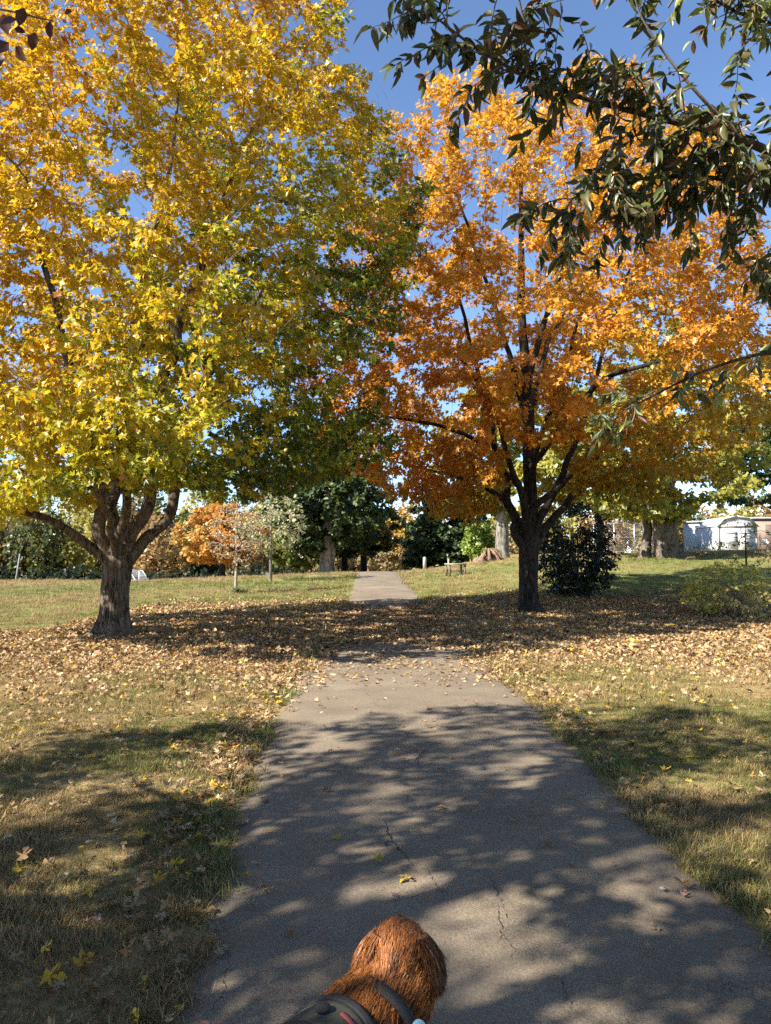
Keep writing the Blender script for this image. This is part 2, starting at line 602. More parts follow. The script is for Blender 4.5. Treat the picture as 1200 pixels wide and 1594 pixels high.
# ------------------------------------------------------------------ tree growth
def colonize(P0, par0, A, step, di, dk, maxit=120, rg=None, up=0.05, maxn=14000):
    n = len(P0)
    P = np.zeros((maxn, 3)); P[:n] = P0
    par = np.full(maxn, -1, dtype=int); par[:n] = par0
    last = np.zeros((maxn, 3))
    alive = np.ones(len(A), dtype=bool)
    nd_ = np.full(len(A), 1e9); ni = np.zeros(len(A), dtype=int)

    def upd(a, b):
        for s in range(a, b, 400):
            e = min(b, s + 400)
            d = np.linalg.norm(A[:, None, :] - P[None, s:e, :], axis=2)
            j = d.argmin(1); dm = d[np.arange(len(A)), j]
            w = dm < nd_
            nd_[w] = dm[w]; ni[w] = j[w] + s
    upd(0, n)
    for it in range(maxit):
        alive &= nd_ > dk
        act = alive & (nd_ < di)
        if not act.any():
            break
        idx = ni[act]
        acc = np.zeros((n, 3))
        np.add.at(acc, idx, norm(A[act] - P[idx]))
        u = np.unique(idx)
        d = norm(norm(acc[u]) + (rg.random((len(u), 3)) - 0.5) * 0.5 + np.array([0, 0, up]))
        ok = np.sum(d * last[u], 1) < 0.93
        u, d = u[ok], d[ok]
        if len(u) == 0 or n + len(u) > maxn:
            break
        last[u] = d
        m = n + len(u)
        P[n:m] = P[u] + d * step
        par[n:m] = u
        upd(n, m)
        n = m
    return P[:n], par[:n]


def pipe_radii(P, par, tip, ex=2.3):
    n = len(P)
    acc = np.zeros(n)
    has = np.zeros(n, dtype=bool)
    r = np.zeros(n)
    te = tip ** ex
    for i in range(n - 1, -1, -1):        # children always come after their parent
        v = acc[i] if has[i] else te
        r[i] = v ** (1 / ex)
        p = par[i]
        if p >= 0:
            acc[p] += v; has[p] = True
    return r, ~has


def sticks(a, b, ra, rb, k=4):
    """tapered prisms for many twigs at once"""
    t = norm(b - a)
    h = np.where(np.abs(t[:, 2:3]) < 0.9, np.array([[0, 0, 1.0]]), np.array([[1.0, 0, 0]]))
    n = norm(np.cross(t, h)); bi = np.cross(t, n)
    th = np.linspace(0, 2 * np.pi, k, endpoint=False)
    ring = np.cos(th)[None, :, None] * n[:, None, :] + np.sin(th)[None, :, None] * bi[:, None, :]
    va = a[:, None, :] + ra[:, None, None] * ring
    vb = b[:, None, :] + rb[:, None, None] * ring
    v = np.concatenate([va, vb], 1).reshape(-1, 3)
    base = np.arange(len(a))[:, None] * (2 * k)
    j = np.arange(k)[None, :]; j2 = (j + 1) % k
    f = np.stack([base + j, base + j2, base + k + j2, base + k + j], -1).reshape(-1, 4)
    return v, f


def bark_disp(n, k, amp, seed):
    rg = np.random.default_rng(seed)
    th = np.linspace(0, 2 * np.pi, k, endpoint=False)[None, :]
    z = np.arange(n)[:, None]
    d = np.zeros((n, k))
    for q in range(6):
        fr = rg.integers(3, 13)
        d += np.sin(fr * th + 1.2 * np.sin(z * rg.uniform(0.05, 0.25) + rg.uniform(0, 6)) + rg.uniform(0, 6)) / 6
    d += (rg.random((n, k)) - 0.5) * 0.5
    return 1 + amp * d


def profile_points(rg, n, prof, center=(0, 0), shell=0.55, lean=(0, 0), clump=None, clump_cut=0.4, squash=None):
    """random points inside a crown given as (z, radius) pairs, denser towards the outside"""
    zs = np.array([p[0] for p in prof]); rs = np.array([p[1] for p in prof])
    out = []
    tot = 0
    zz = np.linspace(zs[0], zs[-1], 200); w = np.interp(zz, zs, rs) ** 2; w = np.cumsum(w) / w.sum()
    while tot < n:
        m = n * 2
        z = np.interp(rg.random(m), w, zz)
        rad = np.interp(z, zs, rs)
        u = rg.random(m) ** (0.5 * (1 - shell) + 0.0001)
        a = rg.random(m) * 2 * np.pi
        wob = 0.86 + 0.28 * vnoise(np.stack([np.cos(a) * 2 + 7, np.sin(a) * 2, z * 0.6], -1), 3)
        p = np.stack([center[0] + lean[0] * z + np.cos(a) * rad * u * wob, center[1] + lean[1] * z + np.sin(a) * rad * u * wob, z], -1)
        if clump:
            p = p[vnoise(p / clump, 11) > clump_cut]
        out.append(p); tot += len(p)
    return np.vstack(out)[:n]


def grow_tree(name, label, cat, loc, trunk, limbs, attract, step, di, dk, tip_r, leaves, bark, twig_mat, group=None,
              seed=1, trunk_k=10, bark_amp=0.0, limb_k=8, limb_name='limb', up=0.05, flare=0.0, keep=None, twig_k=4, trunk_name='trunk', whips=0, limb_scale=1.0):
    """trunk: [(x,y,z,r)], limbs: list of the same, all relative to loc. leaves: dict(n, size, tmpl, color(pos, rg), mat ...)"""
    rg = np.random.default_rng(seed)
    loc = np.asarray(loc, dtype=float)
    root = empty(name, loc, label, cat, group)
    P0 = []; par0 = []; hr = []
    tr = catmull(trunk, 0.12 if trunk_k > 16 else 0.3)
    # trunk mesh
    n = len(tr); k = trunk_k
    disp = bark_disp(n, k, bark_amp, seed) if bark_amp > 0 else np.ones((n, k))
    if flare > 0:
        th = np.linspace(0, 2 * np.pi, k, endpoint=False)[None, :]
        lob = 0.55 + 0.45 * np.sin(5 * th + seed) + 0.3 * np.sin(3 * th + 2.0 * seed)
        disp = disp + flare * np.exp(-np.maximum(tr[:, 2:3] - 0.02, 0) / 0.18) * np.clip(lob, 0.1, 1.4)
    tv, tf = tube(tr[:, :3], tr[:, 3], k, disp)
    tv = np.vstack([tv, tr[-1:, :3]])
    e = (n - 1) * k
    cap = np.array([[e + j, e + (j + 1) % k, len(tv) - 1] for j in range(k)])
    mesh_np(trunk_name, tv, [tf, cap], bark, root, smooth=True)
    for i, q in enumerate(tr):
        P0.append(q[:3]); par0.append(i - 1); hr.append(q[3])
    for lb in limbs:
        l = catmull(lb, 0.16)
        a = np.array([q for q in P0[:len(tr)]])
        p = int(np.argmin(np.linalg.norm(a - l[0][:3], axis=1)))
        m = len(l)
        dd = bark_disp(m, limb_k, bark_amp * 0.7, seed + m) if bark_amp > 0 else None
        # small wander so no limb is a clean hose
        wv = (vnoise(np.stack([np.arange(m) * 0.35, np.full(m, len(P0) * 0.37), np.zeros(m)], -1), 8) - 0.5)
        wu = (vnoise(np.stack([np.arange(m) * 0.35, np.full(m, len(P0) * 0.37), np.ones(m) * 9], -1), 9) - 0.5)
        l = l.copy(); ramp_ = np.minimum(np.arange(m) / 4.0, 1)
        wr = np.minimum(l[:, 3], .13) * 1.8 * ramp_
        l[:, 0] += wv * wr; l[:, 1] += wu * wr
        lv, lf = tube(l[:, :3], l[:, 3] * limb_scale, limb_k, dd)
        mesh_np(limb_name, lv, lf, bark, root, smooth=True)
        for i, q in enumerate(l):
            par0.append(p if i == 0 else len(P0) - 1); P0.append(q[:3]); hr.append(q[3])
    n0 = len(P0)
    A = attract(rg) if callable(attract) else attract
    P, par = colonize(np.array(P0), np.array(par0), A, step, di, dk, rg=rg, up=up)
    r, istip = pipe_radii(P, par, tip_r)
    hr = np.array(hr)
    i = np.arange(n0, len(P))
    if len(i):
        pr = par[i]
        pp = P[pr]
        ra = np.where(pr < n0, np.minimum(r[i] * 1.1, 0.9 * np.append(hr, 0)[np.minimum(pr, n0)]), r[pr])
        ra = np.minimum(ra, r[i] * 1.5)
        sel = np.ones(len(i), dtype=bool)
        if keep is not None:
            sel = keep(P[i] + loc)
        a_s, b_s, ra_s, rb_s = pp[sel], P[i][sel], ra[sel], r[i][sel]
        if whips:
            ti = np.where(istip & (np.arange(len(P)) >= n0))[0]
            ti = rg.choice(ti, min(whips, len(ti)), replace=False)
            dv = norm(P[ti] - P[par[ti]]) + rg.normal(size=(len(ti), 3)) * .3 + np.array([0, 0, .35])
            e1 = P[ti] + norm(dv) * rg.uniform(.15, .5, (len(ti), 1))
            e2 = e1 + norm(dv + rg.normal(size=(len(ti), 3)) * .35) * rg.uniform(.1, .4, (len(ti), 1))
            a_s = np.vstack([a_s, P[ti], e1]); b_s = np.vstack([b_s, e1, e2])
            ra_s = np.concatenate([ra_s, np.full(len(ti), tip_r), np.full(len(ti), tip_r * .75)]); rb_s = np.concatenate([rb_s, np.full(len(ti), tip_r * .75), np.full(len(ti), tip_r * .4)])
        v, f = sticks(a_s, b_s, ra_s, rb_s, twig_k)
        tag(mesh_np('branches', v, f, twig_mat, root), kind='stuff')
    # leaves
    if leaves and leaves['n'] > 0:
        L = leaves
        bear = i[r[i] < L.get('bear', tip_r * 4)]
        bp = P[bear]
        dirv = norm(P[bear] - P[par[bear]])
        w = L.get('weight')
        if w is not None:
            pr_ = w(bp); pr_ = pr_ / pr_.sum()
            pick = rg.choice(len(bear), L['n'], p=pr_)
        else:
            pick = rg.integers(0, len(bear), L['n'])
        sp = L.get('spread', 0.25)
        off = norm(rg.normal(size=(L['n'], 3))) * (rg.random((L['n'], 1)) ** 0.6) * sp
        off[:, 2] *= 0.6
        off[:, 2] -= sp * 0.15
        pos = bp[pick] + off
        c0 = np.array(L.get('center', (0, 0, np.mean(P[:, 2]))))
        outw = norm(pos - c0)
        tipd = norm(dirv[pick]) * 0.35 + outw * 0.35 + rg.normal(size=pos.shape) * 0.5 + np.array([0, 0, -L.get('droop', 0.35)])
        nrm = np.array([0, 0, 0.8]) + outw * 0.35 + np.asarray(SUN) * L.get('face', 0.35) + rg.normal(size=pos.shape) * L.get('rough', 0.5)
        size = L['size'] * (0.55 + 0.8 * rg.random(L['n']))
        sel = np.ones(len(pos), dtype=bool)
        if keep is not None:
            sel = keep(pos + loc)
        c = L['color'](pos, rg)
        v, f, cc = place_leaves(L['tmpl'], pos[sel], tipd[sel], nrm[sel], size[sel], c[sel], 0.24, rg)
        tag(mesh_np('crown', v, f, L.get('mat', M_LEAF), root, colors=cc), kind='stuff')
    return root, P, par, r


def lerp(a, b, t):
    return np.asarray(a)[None] * (1 - t[:, None]) + np.asarray(b)[None] * t[:, None]


def pal(*stops, noise_scale=1.2, mix=0.5, vary=0.22, seed=4):
    """leaf colours picked along a list of colours by clumpy noise plus randomness"""
    stops = np.array(stops, dtype=float)

    def f(pos, rg):
        t = np.clip(vnoise(pos / noise_scale, seed) * 1.5 - 0.25, 0, 1) * (1 - mix) + rg.random(len(pos)) * mix
        t = np.clip(t, 0, 0.9999) * (len(stops) - 1)
        i = t.astype(int); q = t - i
        if len(stops) == 1:
            c = np.repeat(stops, len(pos), 0)
        else:
            c = stops[i] * (1 - q[:, None]) + stops[np.minimum(i + 1, len(stops) - 1)] * q[:, None]
        return c * (1 + (rg.random((len(pos), 1)) - 0.5) * 2 * vary)
    return f


# ------------------------------------------------------------------ the yellow maple on the left
YM = on_ground(178, 991)


def rel(base, px, py, dY, r):
    """limb control point from its place in the picture, dY metres behind the trunk"""
    q = at(px, py, base[1] + dY) - base
    return (q[0], q[1], q[2], r)


GOLD = (0.66, 0.38, 0.018); YEL = (0.63, 0.44, 0.020); LIME = (0.36, 0.38, 0.026); GRN = (0.085, 0.13, 0.018); RUST = (0.46, 0.22, 0.06); ORG = (0.64, 0.26, 0.022)


def yellow_color(pos, rg):
    n = len(pos)
    z = pos[:, 2]
    rad = np.linalg.norm(pos[:, :2], axis=1)
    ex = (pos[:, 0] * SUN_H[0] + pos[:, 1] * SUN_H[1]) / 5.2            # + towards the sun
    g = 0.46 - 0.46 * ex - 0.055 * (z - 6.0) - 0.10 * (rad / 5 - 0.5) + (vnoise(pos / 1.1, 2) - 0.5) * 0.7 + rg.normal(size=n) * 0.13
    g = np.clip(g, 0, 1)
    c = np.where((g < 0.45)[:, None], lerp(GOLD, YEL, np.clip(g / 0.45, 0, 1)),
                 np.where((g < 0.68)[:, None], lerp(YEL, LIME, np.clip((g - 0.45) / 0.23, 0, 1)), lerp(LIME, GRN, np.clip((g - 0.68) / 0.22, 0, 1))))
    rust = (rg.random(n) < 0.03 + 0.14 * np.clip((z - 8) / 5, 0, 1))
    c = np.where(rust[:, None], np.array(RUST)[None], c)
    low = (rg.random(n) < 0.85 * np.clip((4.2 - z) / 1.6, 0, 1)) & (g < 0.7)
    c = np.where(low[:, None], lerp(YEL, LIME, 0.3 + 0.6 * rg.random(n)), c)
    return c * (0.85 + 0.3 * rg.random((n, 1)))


b = YM
ytrunk = [(0.0, 0, -0.15, 0.29), (0, 0, 0.0, 0.275), (0.0, 0, 0.35, 0.255), (-0.01, 0, 0.8, 0.248), (0.02, 0, 1.2, 0.262), (0.04, 0, 1.48, 0.27), (0.04, 0.03, 1.72, 0.18)]
ylimbs = [
    [(-0.08, -0.05, 1.35, .13), rel(b, 140, 850, -.2, .125), rel(b, 110, 828, -.5, .11), rel(b, 75, 808, -.9, .095), rel(b, 30, 795, -1.3, .08), rel(b, -30, 785, -1.8, .065), rel(b, -110, 740, -2.2, .045)],
    [(-0.09, 0, 1.4, .19), rel(b, 158, 820, -.1, .17), rel(b, 152, 760, -.2, .15), rel(b, 146, 690, -.4, .13), rel(b, 120, 600, -.8, .11), rel(b, 95, 500, -1.1, .085), rel(b, 60, 390, -1.3, .06), rel(b, 40, 280, -1.5, .035)],
    [(0.0, 0.1, 1.5, .16), rel(b, 178, 800, .3, .14), rel(b, 180, 720, .6, .13), rel(b, 196, 640, .8, .115), rel(b, 205, 540, .9, .10), rel(b, 225, 420, 1.0, .08), rel(b, 260, 280, 1.2, .06), rel(b, 280, 120, 1.2, .04)],
    [(0.08, -0.05, 1.4, .19), rel(b, 205, 830, -.15, .18), rel(b, 228, 780, -.3, .16), rel(b, 240, 700, -.4, .14), rel(b, 252, 620, -.5, .125), rel(b, 280, 500, -.8, .10), rel(b, 320, 380, -1.2, .075), rel(b, 370, 240, -1.5, .045)],
    [(0.16, 0.03, 1.35, .16), rel(b, 232, 840, .1, .155), rel(b, 262, 790, .2, .145), rel(b, 275, 725, .3, .13), rel(b, 292, 650, .5, .11), rel(b, 340, 560, .8, .085), rel(b, 400, 470, 1.0, .06), rel(b, 450, 380, 1.2, .04)],
    [(0.05, -0.12, 1.5, .13), rel(b, 195, 790, -.9, .11), rel(b, 190, 690, -1.6, .09), rel(b, 215, 560, -2.4, .07), rel(b, 250, 430, -3.0, .05)],
    [(-0.02, 0.15, 1.5, .13), rel(b, 165, 770, 1.1, .12), rel(b, 130, 660, 2.0, .10), rel(b, 100, 540, 2.6, .07), rel(b, 90, 400, 3.0, .05)],
]
# side limbs start on a main limb, so they are grown as limbs from their own start point
yside = [
    [(0.02, -0.14, 1.5, .09), rel(b, 168, 805, -1.5, .075), rel(b, 150, 760, -3.0, .055), rel(b, 140, 725, -4.4, .03)],
    [rel(b, 150, 760, -3.0, .05), rel(b, 210, 735, -3.8, .035), rel(b, 260, 700, -4.5, .02)],
    [rel(b, 150, 760, -3.0, .05), rel(b, 80, 755, -3.8, .035), rel(b, 30, 730, -4.4, .02)],
    [rel(b, 274, 742, .25, .06), rel(b, 310, 735, -.1, .05), rel(b, 360, 745, -.5, .04), rel(b, 420, 765, -1.0, .028)],
    [rel(b, 276, 735, .3, .055), rel(b, 330, 726, 1.0, .045), rel(b, 420, 720, 1.6, .035), rel(b, 500, 715, 2.0, .025)],
    [rel(b, 148, 700, -.4, .07), rel(b, 90, 640, -1.2, .055), rel(b, 20, 610, -1.8, .04), rel(b, -60, 590, -2.3, .03)],
    [rel(b, 130, 660, 2.0, .07), rel(b, 60, 660, 2.0, .055), rel(b, -40, 690, 2.2, .04)],
]


def blobs(rg, base, lst, per=100):
    out = []
    for (px, py, dY, r) in lst:
        c = at(px, py, base[1] + dY) - base
        q = norm(rg.normal(size=(per, 3))) * (rg.random((per, 1)) ** .5) * r
        q[:, 2] *= .6
        out.append(c + q)
    return np.vstack(out)


Y_LOW = [(60, 770, -2.4, .8), (120, 740, -2.8, .8), (100, 670, -3.2, 1.0), (40, 690, -2.4, 1.0), (165, 630, -3.4, .9), (310, 690, -1.8, .7),
         (360, 725, -1.2, .8), (430, 735, -.8, .9), (500, 720, .2, .9), (545, 680, 1.0, .9), (300, 610, -3.0, .9), (15, 805, -2.2, .6), (400, 650, -2.0, 1.0), (470, 660, -1.5, .9), (30, 790, -2.6, .4),
         (60, 790, -2.5, .4), (110, 770, -2.6, .35), (170, 735, -2.8, .45), (235, 725, -2.8, .45), (265, 690, -2.6, .5), (200, 700, -3.0, .45), (130, 760, -2.7, .45), (215, 665, -2.9, .5), (100, 745, -4.6, .6), (195, 722, -4.8, .5), (40, 705, -4.4, .8), (150, 665, -5.0, .7), (260, 690, -4.6, .6), (20, 785, -4.2, .5), (105, 785, -4.3, .35), (300, 640, -4.8, .7), (70, 640, -4.9, .8), (150, 705, -3.0, .5), (185, 755, -2.9, .3), (255, 745, -2.7, .35), (90, 735, -2.8, .6), (30, 740, -2.6, .6), (300, 735, -1.8, .5), (240, 560, -3.6, 1.0), (120, 560, -3.8, 1.0), (20, 590, -3.2, 1.0), (350, 540, -3.2, 1.0), (-60, 760, -1.5, 1.0)]


def y_attract(rg):
    prof = [(2.4, 3.2), (3.0, 4.6), (4.5, 5.3), (7, 5.6), (9.5, 5.5), (11.5, 4.6), (13.2, 3.3), (14.8, 1.4)]
    p = profile_points(rg, 6600, prof, clump=1.15, clump_cut=0.37)
    core = (np.hypot(p[:, 0], p[:, 1]) < 1.7) & (p[:, 2] < 4.2)
    p = np.vstack([p[~core], blobs(rg, YM, Y_LOW)])
    # the fork and the space below the boughs stay open
    px, py, d = project(p + YM)
    openp = ((px > 20) & (px < 122) & (py > 808 - (px - 20) * .5)) | ((np.abs(px - 205) < 45) & (py > 640) & (rg.random(len(px)) < .3)) | ((py > 772) & (px > 118) & (px < 300)) | (py > 835) | ((px > 290) & (py > 785))
    return p[~openp]


grow_tree('maple_tree', 'large yellow maple with forked grey trunk standing left of the path', 'tree', YM, ytrunk, ylimbs + yside, y_attract,
          0.24, 2.6, 0.42, 0.0042,
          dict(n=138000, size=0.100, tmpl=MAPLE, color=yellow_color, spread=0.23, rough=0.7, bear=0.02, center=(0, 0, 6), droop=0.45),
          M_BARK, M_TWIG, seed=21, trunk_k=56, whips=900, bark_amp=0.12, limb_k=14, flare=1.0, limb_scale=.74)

# ------------------------------------------------------------------ the orange maple on the right
OM = on_ground(824, 955)
b = OM


def orange_color(pos, rg):
    n = len(pos)
    z = pos[:, 2]
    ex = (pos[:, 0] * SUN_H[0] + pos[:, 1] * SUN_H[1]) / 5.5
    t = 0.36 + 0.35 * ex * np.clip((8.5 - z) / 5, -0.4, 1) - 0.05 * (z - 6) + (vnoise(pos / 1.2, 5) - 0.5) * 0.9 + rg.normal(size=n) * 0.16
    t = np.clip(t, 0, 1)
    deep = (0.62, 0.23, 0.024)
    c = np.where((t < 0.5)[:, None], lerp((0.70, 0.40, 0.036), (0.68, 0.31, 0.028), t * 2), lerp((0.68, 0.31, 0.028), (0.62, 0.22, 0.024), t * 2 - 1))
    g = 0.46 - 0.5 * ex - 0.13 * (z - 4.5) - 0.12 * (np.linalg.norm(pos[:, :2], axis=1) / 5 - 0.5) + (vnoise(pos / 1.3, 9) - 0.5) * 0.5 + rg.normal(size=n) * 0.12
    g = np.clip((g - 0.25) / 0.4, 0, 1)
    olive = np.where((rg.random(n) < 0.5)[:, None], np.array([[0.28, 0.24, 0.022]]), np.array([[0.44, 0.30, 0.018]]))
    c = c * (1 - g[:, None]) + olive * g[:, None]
    return c * (0.85 + 0.3 * rg.random((n, 1)))


otrunk = [(0, 0, -0.15, 0.30), (0, 0, 0.02, 0.275), (-0.02, 0, 0.4, 0.245), (-0.02, 0, 1.0, 0.24), (0.0, 0, 1.7, 0.25), (0.05, 0, 2.15, 0.22),
          (0.07, 0.05, 3.0, 0.175), (0.06, 0.1, 4.2, 0.165), (0.03, 0.1, 6.0, 0.14), (-0.1, 0.1, 8.0, 0.11), (-0.1, 0, 10.0, 0.075), (-0.1, 0, 12.5, 0.035)]
olimbs = [
    [(-0.10, -0.05, 1.6, .13), rel(b, 803, 822, -.1, .125), rel(b, 790, 775, -.2, .11), rel(b, 782, 735, -.4, .09), rel(b, 765, 660, -.9, .07), rel(b, 740, 560, -1.4, .05), rel(b, 710, 450, -1.8, .035)],
    [(-0.05, 0.05, 1.8, .10), rel(b, 800, 795, .5, .09), rel(b, 776, 772, .9, .075), rel(b, 730, 748, 1.2, .055), rel(b, 680, 735, 1.5, .04), rel(b, 620, 720, 1.7, .025)],
    [(-0.02, -0.1, 1.8, .11), rel(b, 815, 800, -.5, .10), rel(b, 808, 760, -.9, .085), rel(b, 792, 715, -1.4, .065), rel(b, 770, 640, -2.2, .05), rel(b, 720, 560, -2.8, .035)],
    [(0.05, -0.12, 1.85, .10), rel(b, 818, 806, -.4, .095), rel(b, 836, 783, -.6, .09), rel(b, 860, 768, -.8, .08), rel(b, 884, 740, -1.1, .065), rel(b, 930, 690, -1.8, .045), rel(b, 980, 620, -2.4, .03)],
    [(0.12, 0.02, 1.75, .12), rel(b, 843, 810, -.1, .11), rel(b, 862, 772, -.1, .10), rel(b, 880, 735, -.1, .085), rel(b, 905, 660, 0, .07), rel(b, 940, 540, .2, .05), rel(b, 980, 420, .4, .035)],
    [(0.15, 0.08, 1.7, .11), rel(b, 850, 820, .3, .105), rel(b, 880, 785, .5, .095), rel(b, 915, 757, .8, .08), rel(b, 970, 725, 1.0, .06), rel(b, 1040, 680, 1.2, .045), rel(b, 1110, 620, 1.3, .03)],
    [(0.0, -0.12, 3.4, .08), rel(b, 840, 690, -1.2, .07), rel(b, 870, 600, -2.4, .05), rel(b, 900, 500, -3.2, .035)],
    [(0.05, 0.0, 4.5, .09), rel(b, 790, 540, .3, .07), rel(b, 750, 420, .4, .05), rel(b, 710, 300, .3, .03)],
    [(0.02, 0.0, 6.0, .09), rel(b, 870, 430, .0, .07), rel(b, 930, 330, 0, .05), rel(b, 980, 230, 0, .03)],
    [(0.05, 0.1, 5.0, .08), rel(b, 860, 520, 1.8, .06), rel(b, 930, 420, 3.2, .035)],
    [(-0.02, -0.1, 2.9, .08), rel(b, 760, 700, -1.0, .06), rel(b, 690, 665, -1.6, .045), rel(b, 610, 650, -2.0, .03), rel(b, 545, 645, -2.1, .015)],
    [(0.05, -0.1, 3.8, .08), rel(b, 930, 600, -1.4, .06), rel(b, 1030, 560, -2.2, .045), rel(b, 1120, 510, -2.4, .03), rel(b, 1180, 470, -2.5, .015)],
]


O_LOW = [(540, 645, -2.0, .8), (585, 690, -2.0, .8), (625, 620, -2.0, .9), (645, 720, -1.5, .8), (600, 575, -1.0, .9), (690, 785, 0, .6), (665, 765, .5, .6), (760, 630, -3.5, .8), (850, 600, -4.0, 1.0), (950, 640, -3.5, 1.0),
         (1000, 700, -3.0, .8), (905, 690, -3.5, .6), (1050, 640, -3.0, 1.0), (1100, 560, -3.0, 1.1), (1150, 480, -2.5, 1.2), (1060, 725, -2.0, .7), (1150, 640, -2.0, 1.0), (840, 690, -3.6, .5), (680, 800, .8, .5), (720, 800, .3, .5), (640, 775, .3, .6), (960, 755, -1.0, .6), (915, 725, -2.4, .5), (1010, 760, 0, .6), (740, 740, -1.5, .6)]


def o_attract(rg):
    prof = [(2.7, 2.9), (3.3, 4.6), (4.6, 5.8), (6.5, 6.3), (9, 6.0), (11.5, 4.9), (13.3, 3.3), (14.6, 1.2)]
    p = profile_points(rg, 4700, prof, clump=1.1, clump_cut=0.43, center=(0.35, 0))
    low = blobs(rg, OM, O_LOW, 60)
    core = (np.hypot(p[:, 0], p[:, 1]) < 2.0) & (p[:, 2] < 4.3)
    fr = (p[:, 1] < 0) & (np.abs(p[:, 0] - 0.2) < 1.6) & (p[:, 2] < 4.0)
    return np.vstack([p[~(core | fr)], low])


grow_tree('maple_tree', 'large orange maple with blackish trunk standing right of the path', 'tree', OM, otrunk, olimbs, o_attract,
          0.27, 2.8, 0.48, 0.0042,
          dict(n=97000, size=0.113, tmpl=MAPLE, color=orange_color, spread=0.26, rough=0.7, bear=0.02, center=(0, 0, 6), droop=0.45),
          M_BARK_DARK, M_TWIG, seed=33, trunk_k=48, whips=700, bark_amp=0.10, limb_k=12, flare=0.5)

# ------------------------------------------------------------------ background trees
def place(px, Y):
    p = at(px, 880, Y)
    return np.array([p[0], Y, float(gz(p[0], Y))])


def zpx(py, Y):
    return at(600, py, Y)[2]


def simple_tree(name, label, loc, h, crown_r, crown_z0, n, size, color, trunk_r, bark=M_BARK, twig=M_TWIG, seed=1, prof=None, tmpl=CLUMP, mat=M_LEAF,
                lean=(0, 0), att=420, group=None, step=0.4, cut=0.36, clump=1.4, tip=0.008, spread=0.4, cat='tree', bear=0.05, di=4.0, dk=0.7, stems=None, shell=0.55, droop=0.35, name_stem='trunk', trunk_k=10, trunk_top=0.8, bark_amp=0.05):
    c = h - crown_z0
    if prof is None:
        prof = [(crown_z0, crown_r * .55), (crown_z0 + .2 * c, crown_r * .95), (crown_z0 + .45 * c, crown_r), (crown_z0 + .75 * c, crown_r * .7), (h, crown_r * .12)]
    tz = crown_z0 + trunk_top * c
    tr = [(0, 0, -0.15, trunk_r * 1.25), (0, 0, 0.05, trunk_r * 1.12), (lean[0] * crown_z0 * .5, lean[1] * crown_z0 * .5, crown_z0 * .5, trunk_r), (lean[0] * crown_z0, lean[1] * crown_z0, crown_z0, trunk_r * .9),
          (lean[0] * tz * .6, lean[1] * tz * .6, (crown_z0 + tz) / 2, trunk_r * .55), (lean[0] * tz, lean[1] * tz, tz, trunk_r * .15)]
    return grow_tree(name, label, cat, loc, tr, stems or [], lambda rg: profile_points(rg, att, prof, clump=clump, clump_cut=cut, lean=lean, shell=shell), step, di, dk, tip,
                     dict(n=n, size=size, tmpl=tmpl, color=color, spread=spread, bear=bear, center=(0, 0, crown_z0 + .4 * c), mat=mat, droop=droop) if n else None,
                     bark, twig, group=group, seed=seed, trunk_k=trunk_k, flare=0.25, trunk_name=name_stem, bark_amp=bark_amp, limb_name='stem')


C_DKGREEN = [(0.020, 0.035, 0.012), (0.045, 0.070, 0.020), (0.075, 0.105, 0.030)]
C_MIDGREEN = [(0.045, 0.075, 0.018), (0.10, 0.14, 0.03), (0.19, 0.22, 0.05)]
C_ORANGE = [(0.55, 0.20, 0.04), (0.62, 0.29, 0.05), (0.60, 0.36, 0.09), (0.35, 0.30, 0.09)]
C_YELLOW = [(0.55, 0.40, 0.06), (0.62, 0.42, 0.06), (0.50, 0.33, 0.12)]
C_YGREEN = [(0.20, 0.22, 0.04), (0.36, 0.36, 0.06), (0.48, 0.42, 0.09)]
C_TAN = [(0.34, 0.24, 0.12), (0.42, 0.31, 0.17), (0.30, 0.24, 0.10)]

# small orange maple standing in the field
L_ = place(345, 48)
simple_tree('maple_tree', 'small orange maple with round crown and dark leaning trunk across the field', L_, zpx(772, 48) - L_[2], 3.3, 1.1, 9000, 0.20, pal(*C_ORANGE), 0.20,
            M_BARK_DARK, seed=41, lean=(0.05, 0), att=500, clump=1.0, cut=.3)
# nearly bare sapling
L_ = on_ground(367, 924)
simple_tree('sapling', 'slim nearly bare sapling with a tan stem and green tuft at its foot', L_, 3.7, 1.05, 1.1, 900, 0.09, pal((0.40, 0.28, 0.15), (0.46, 0.31, 0.12)), 0.055,
            M_BARK_YOUNG, M_TWIG_PINK, seed=42, att=520, step=.16, di=2, dk=.2, tip=.011, spread=.12, clump=None, tmpl=OVAL, bear=.02, trunk_top=.95)
# pale stemmed young tree
L_ = on_ground(421, 906)
simple_tree('young_tree', 'slender young tree with whitish stem and thin olive foliage', L_, zpx(755, L_[1]) - L_[2], 1.7, 1.5, 1500, 0.13, pal((0.35, 0.33, 0.16), (0.48, 0.44, 0.24), (0.25, 0.27, 0.10)), 0.07,
            M_BARK_PALE, M_TWIG_PINK, seed=43, att=260, step=.22, di=2.4, dk=.35, tip=.007, spread=.25, clump=.9, cut=.45, bear=.03, trunk_top=.95)
# big dark green tree with double grey trunk
L_ = place(508, 52)
h_ = 11.5
simple_tree('cedar_tree', 'tall dark green cedar with thick fluted grey trunk beside the path crest', L_, h_, 4.6, 1.9, 16000, 0.30, pal(*C_DKGREEN, (0.12, 0.16, 0.04)), 0.48,
            bark_mat('bark_cedar', (0.09, 0.075, 0.06), (0.36, 0.31, 0.26), .7), seed=44, att=620, clump=1.6, cut=.33, mat=M_LEAF_DARK, bear=.06, bark_amp=.2, trunk_k=20,
            stems=[[(0.35, 0.1, 0.0, .25), (0.42, 0.1, 1.0, .22), (0.55, 0.1, 2.2, .18), (0.8, 0.1, 4.5, .08)]])
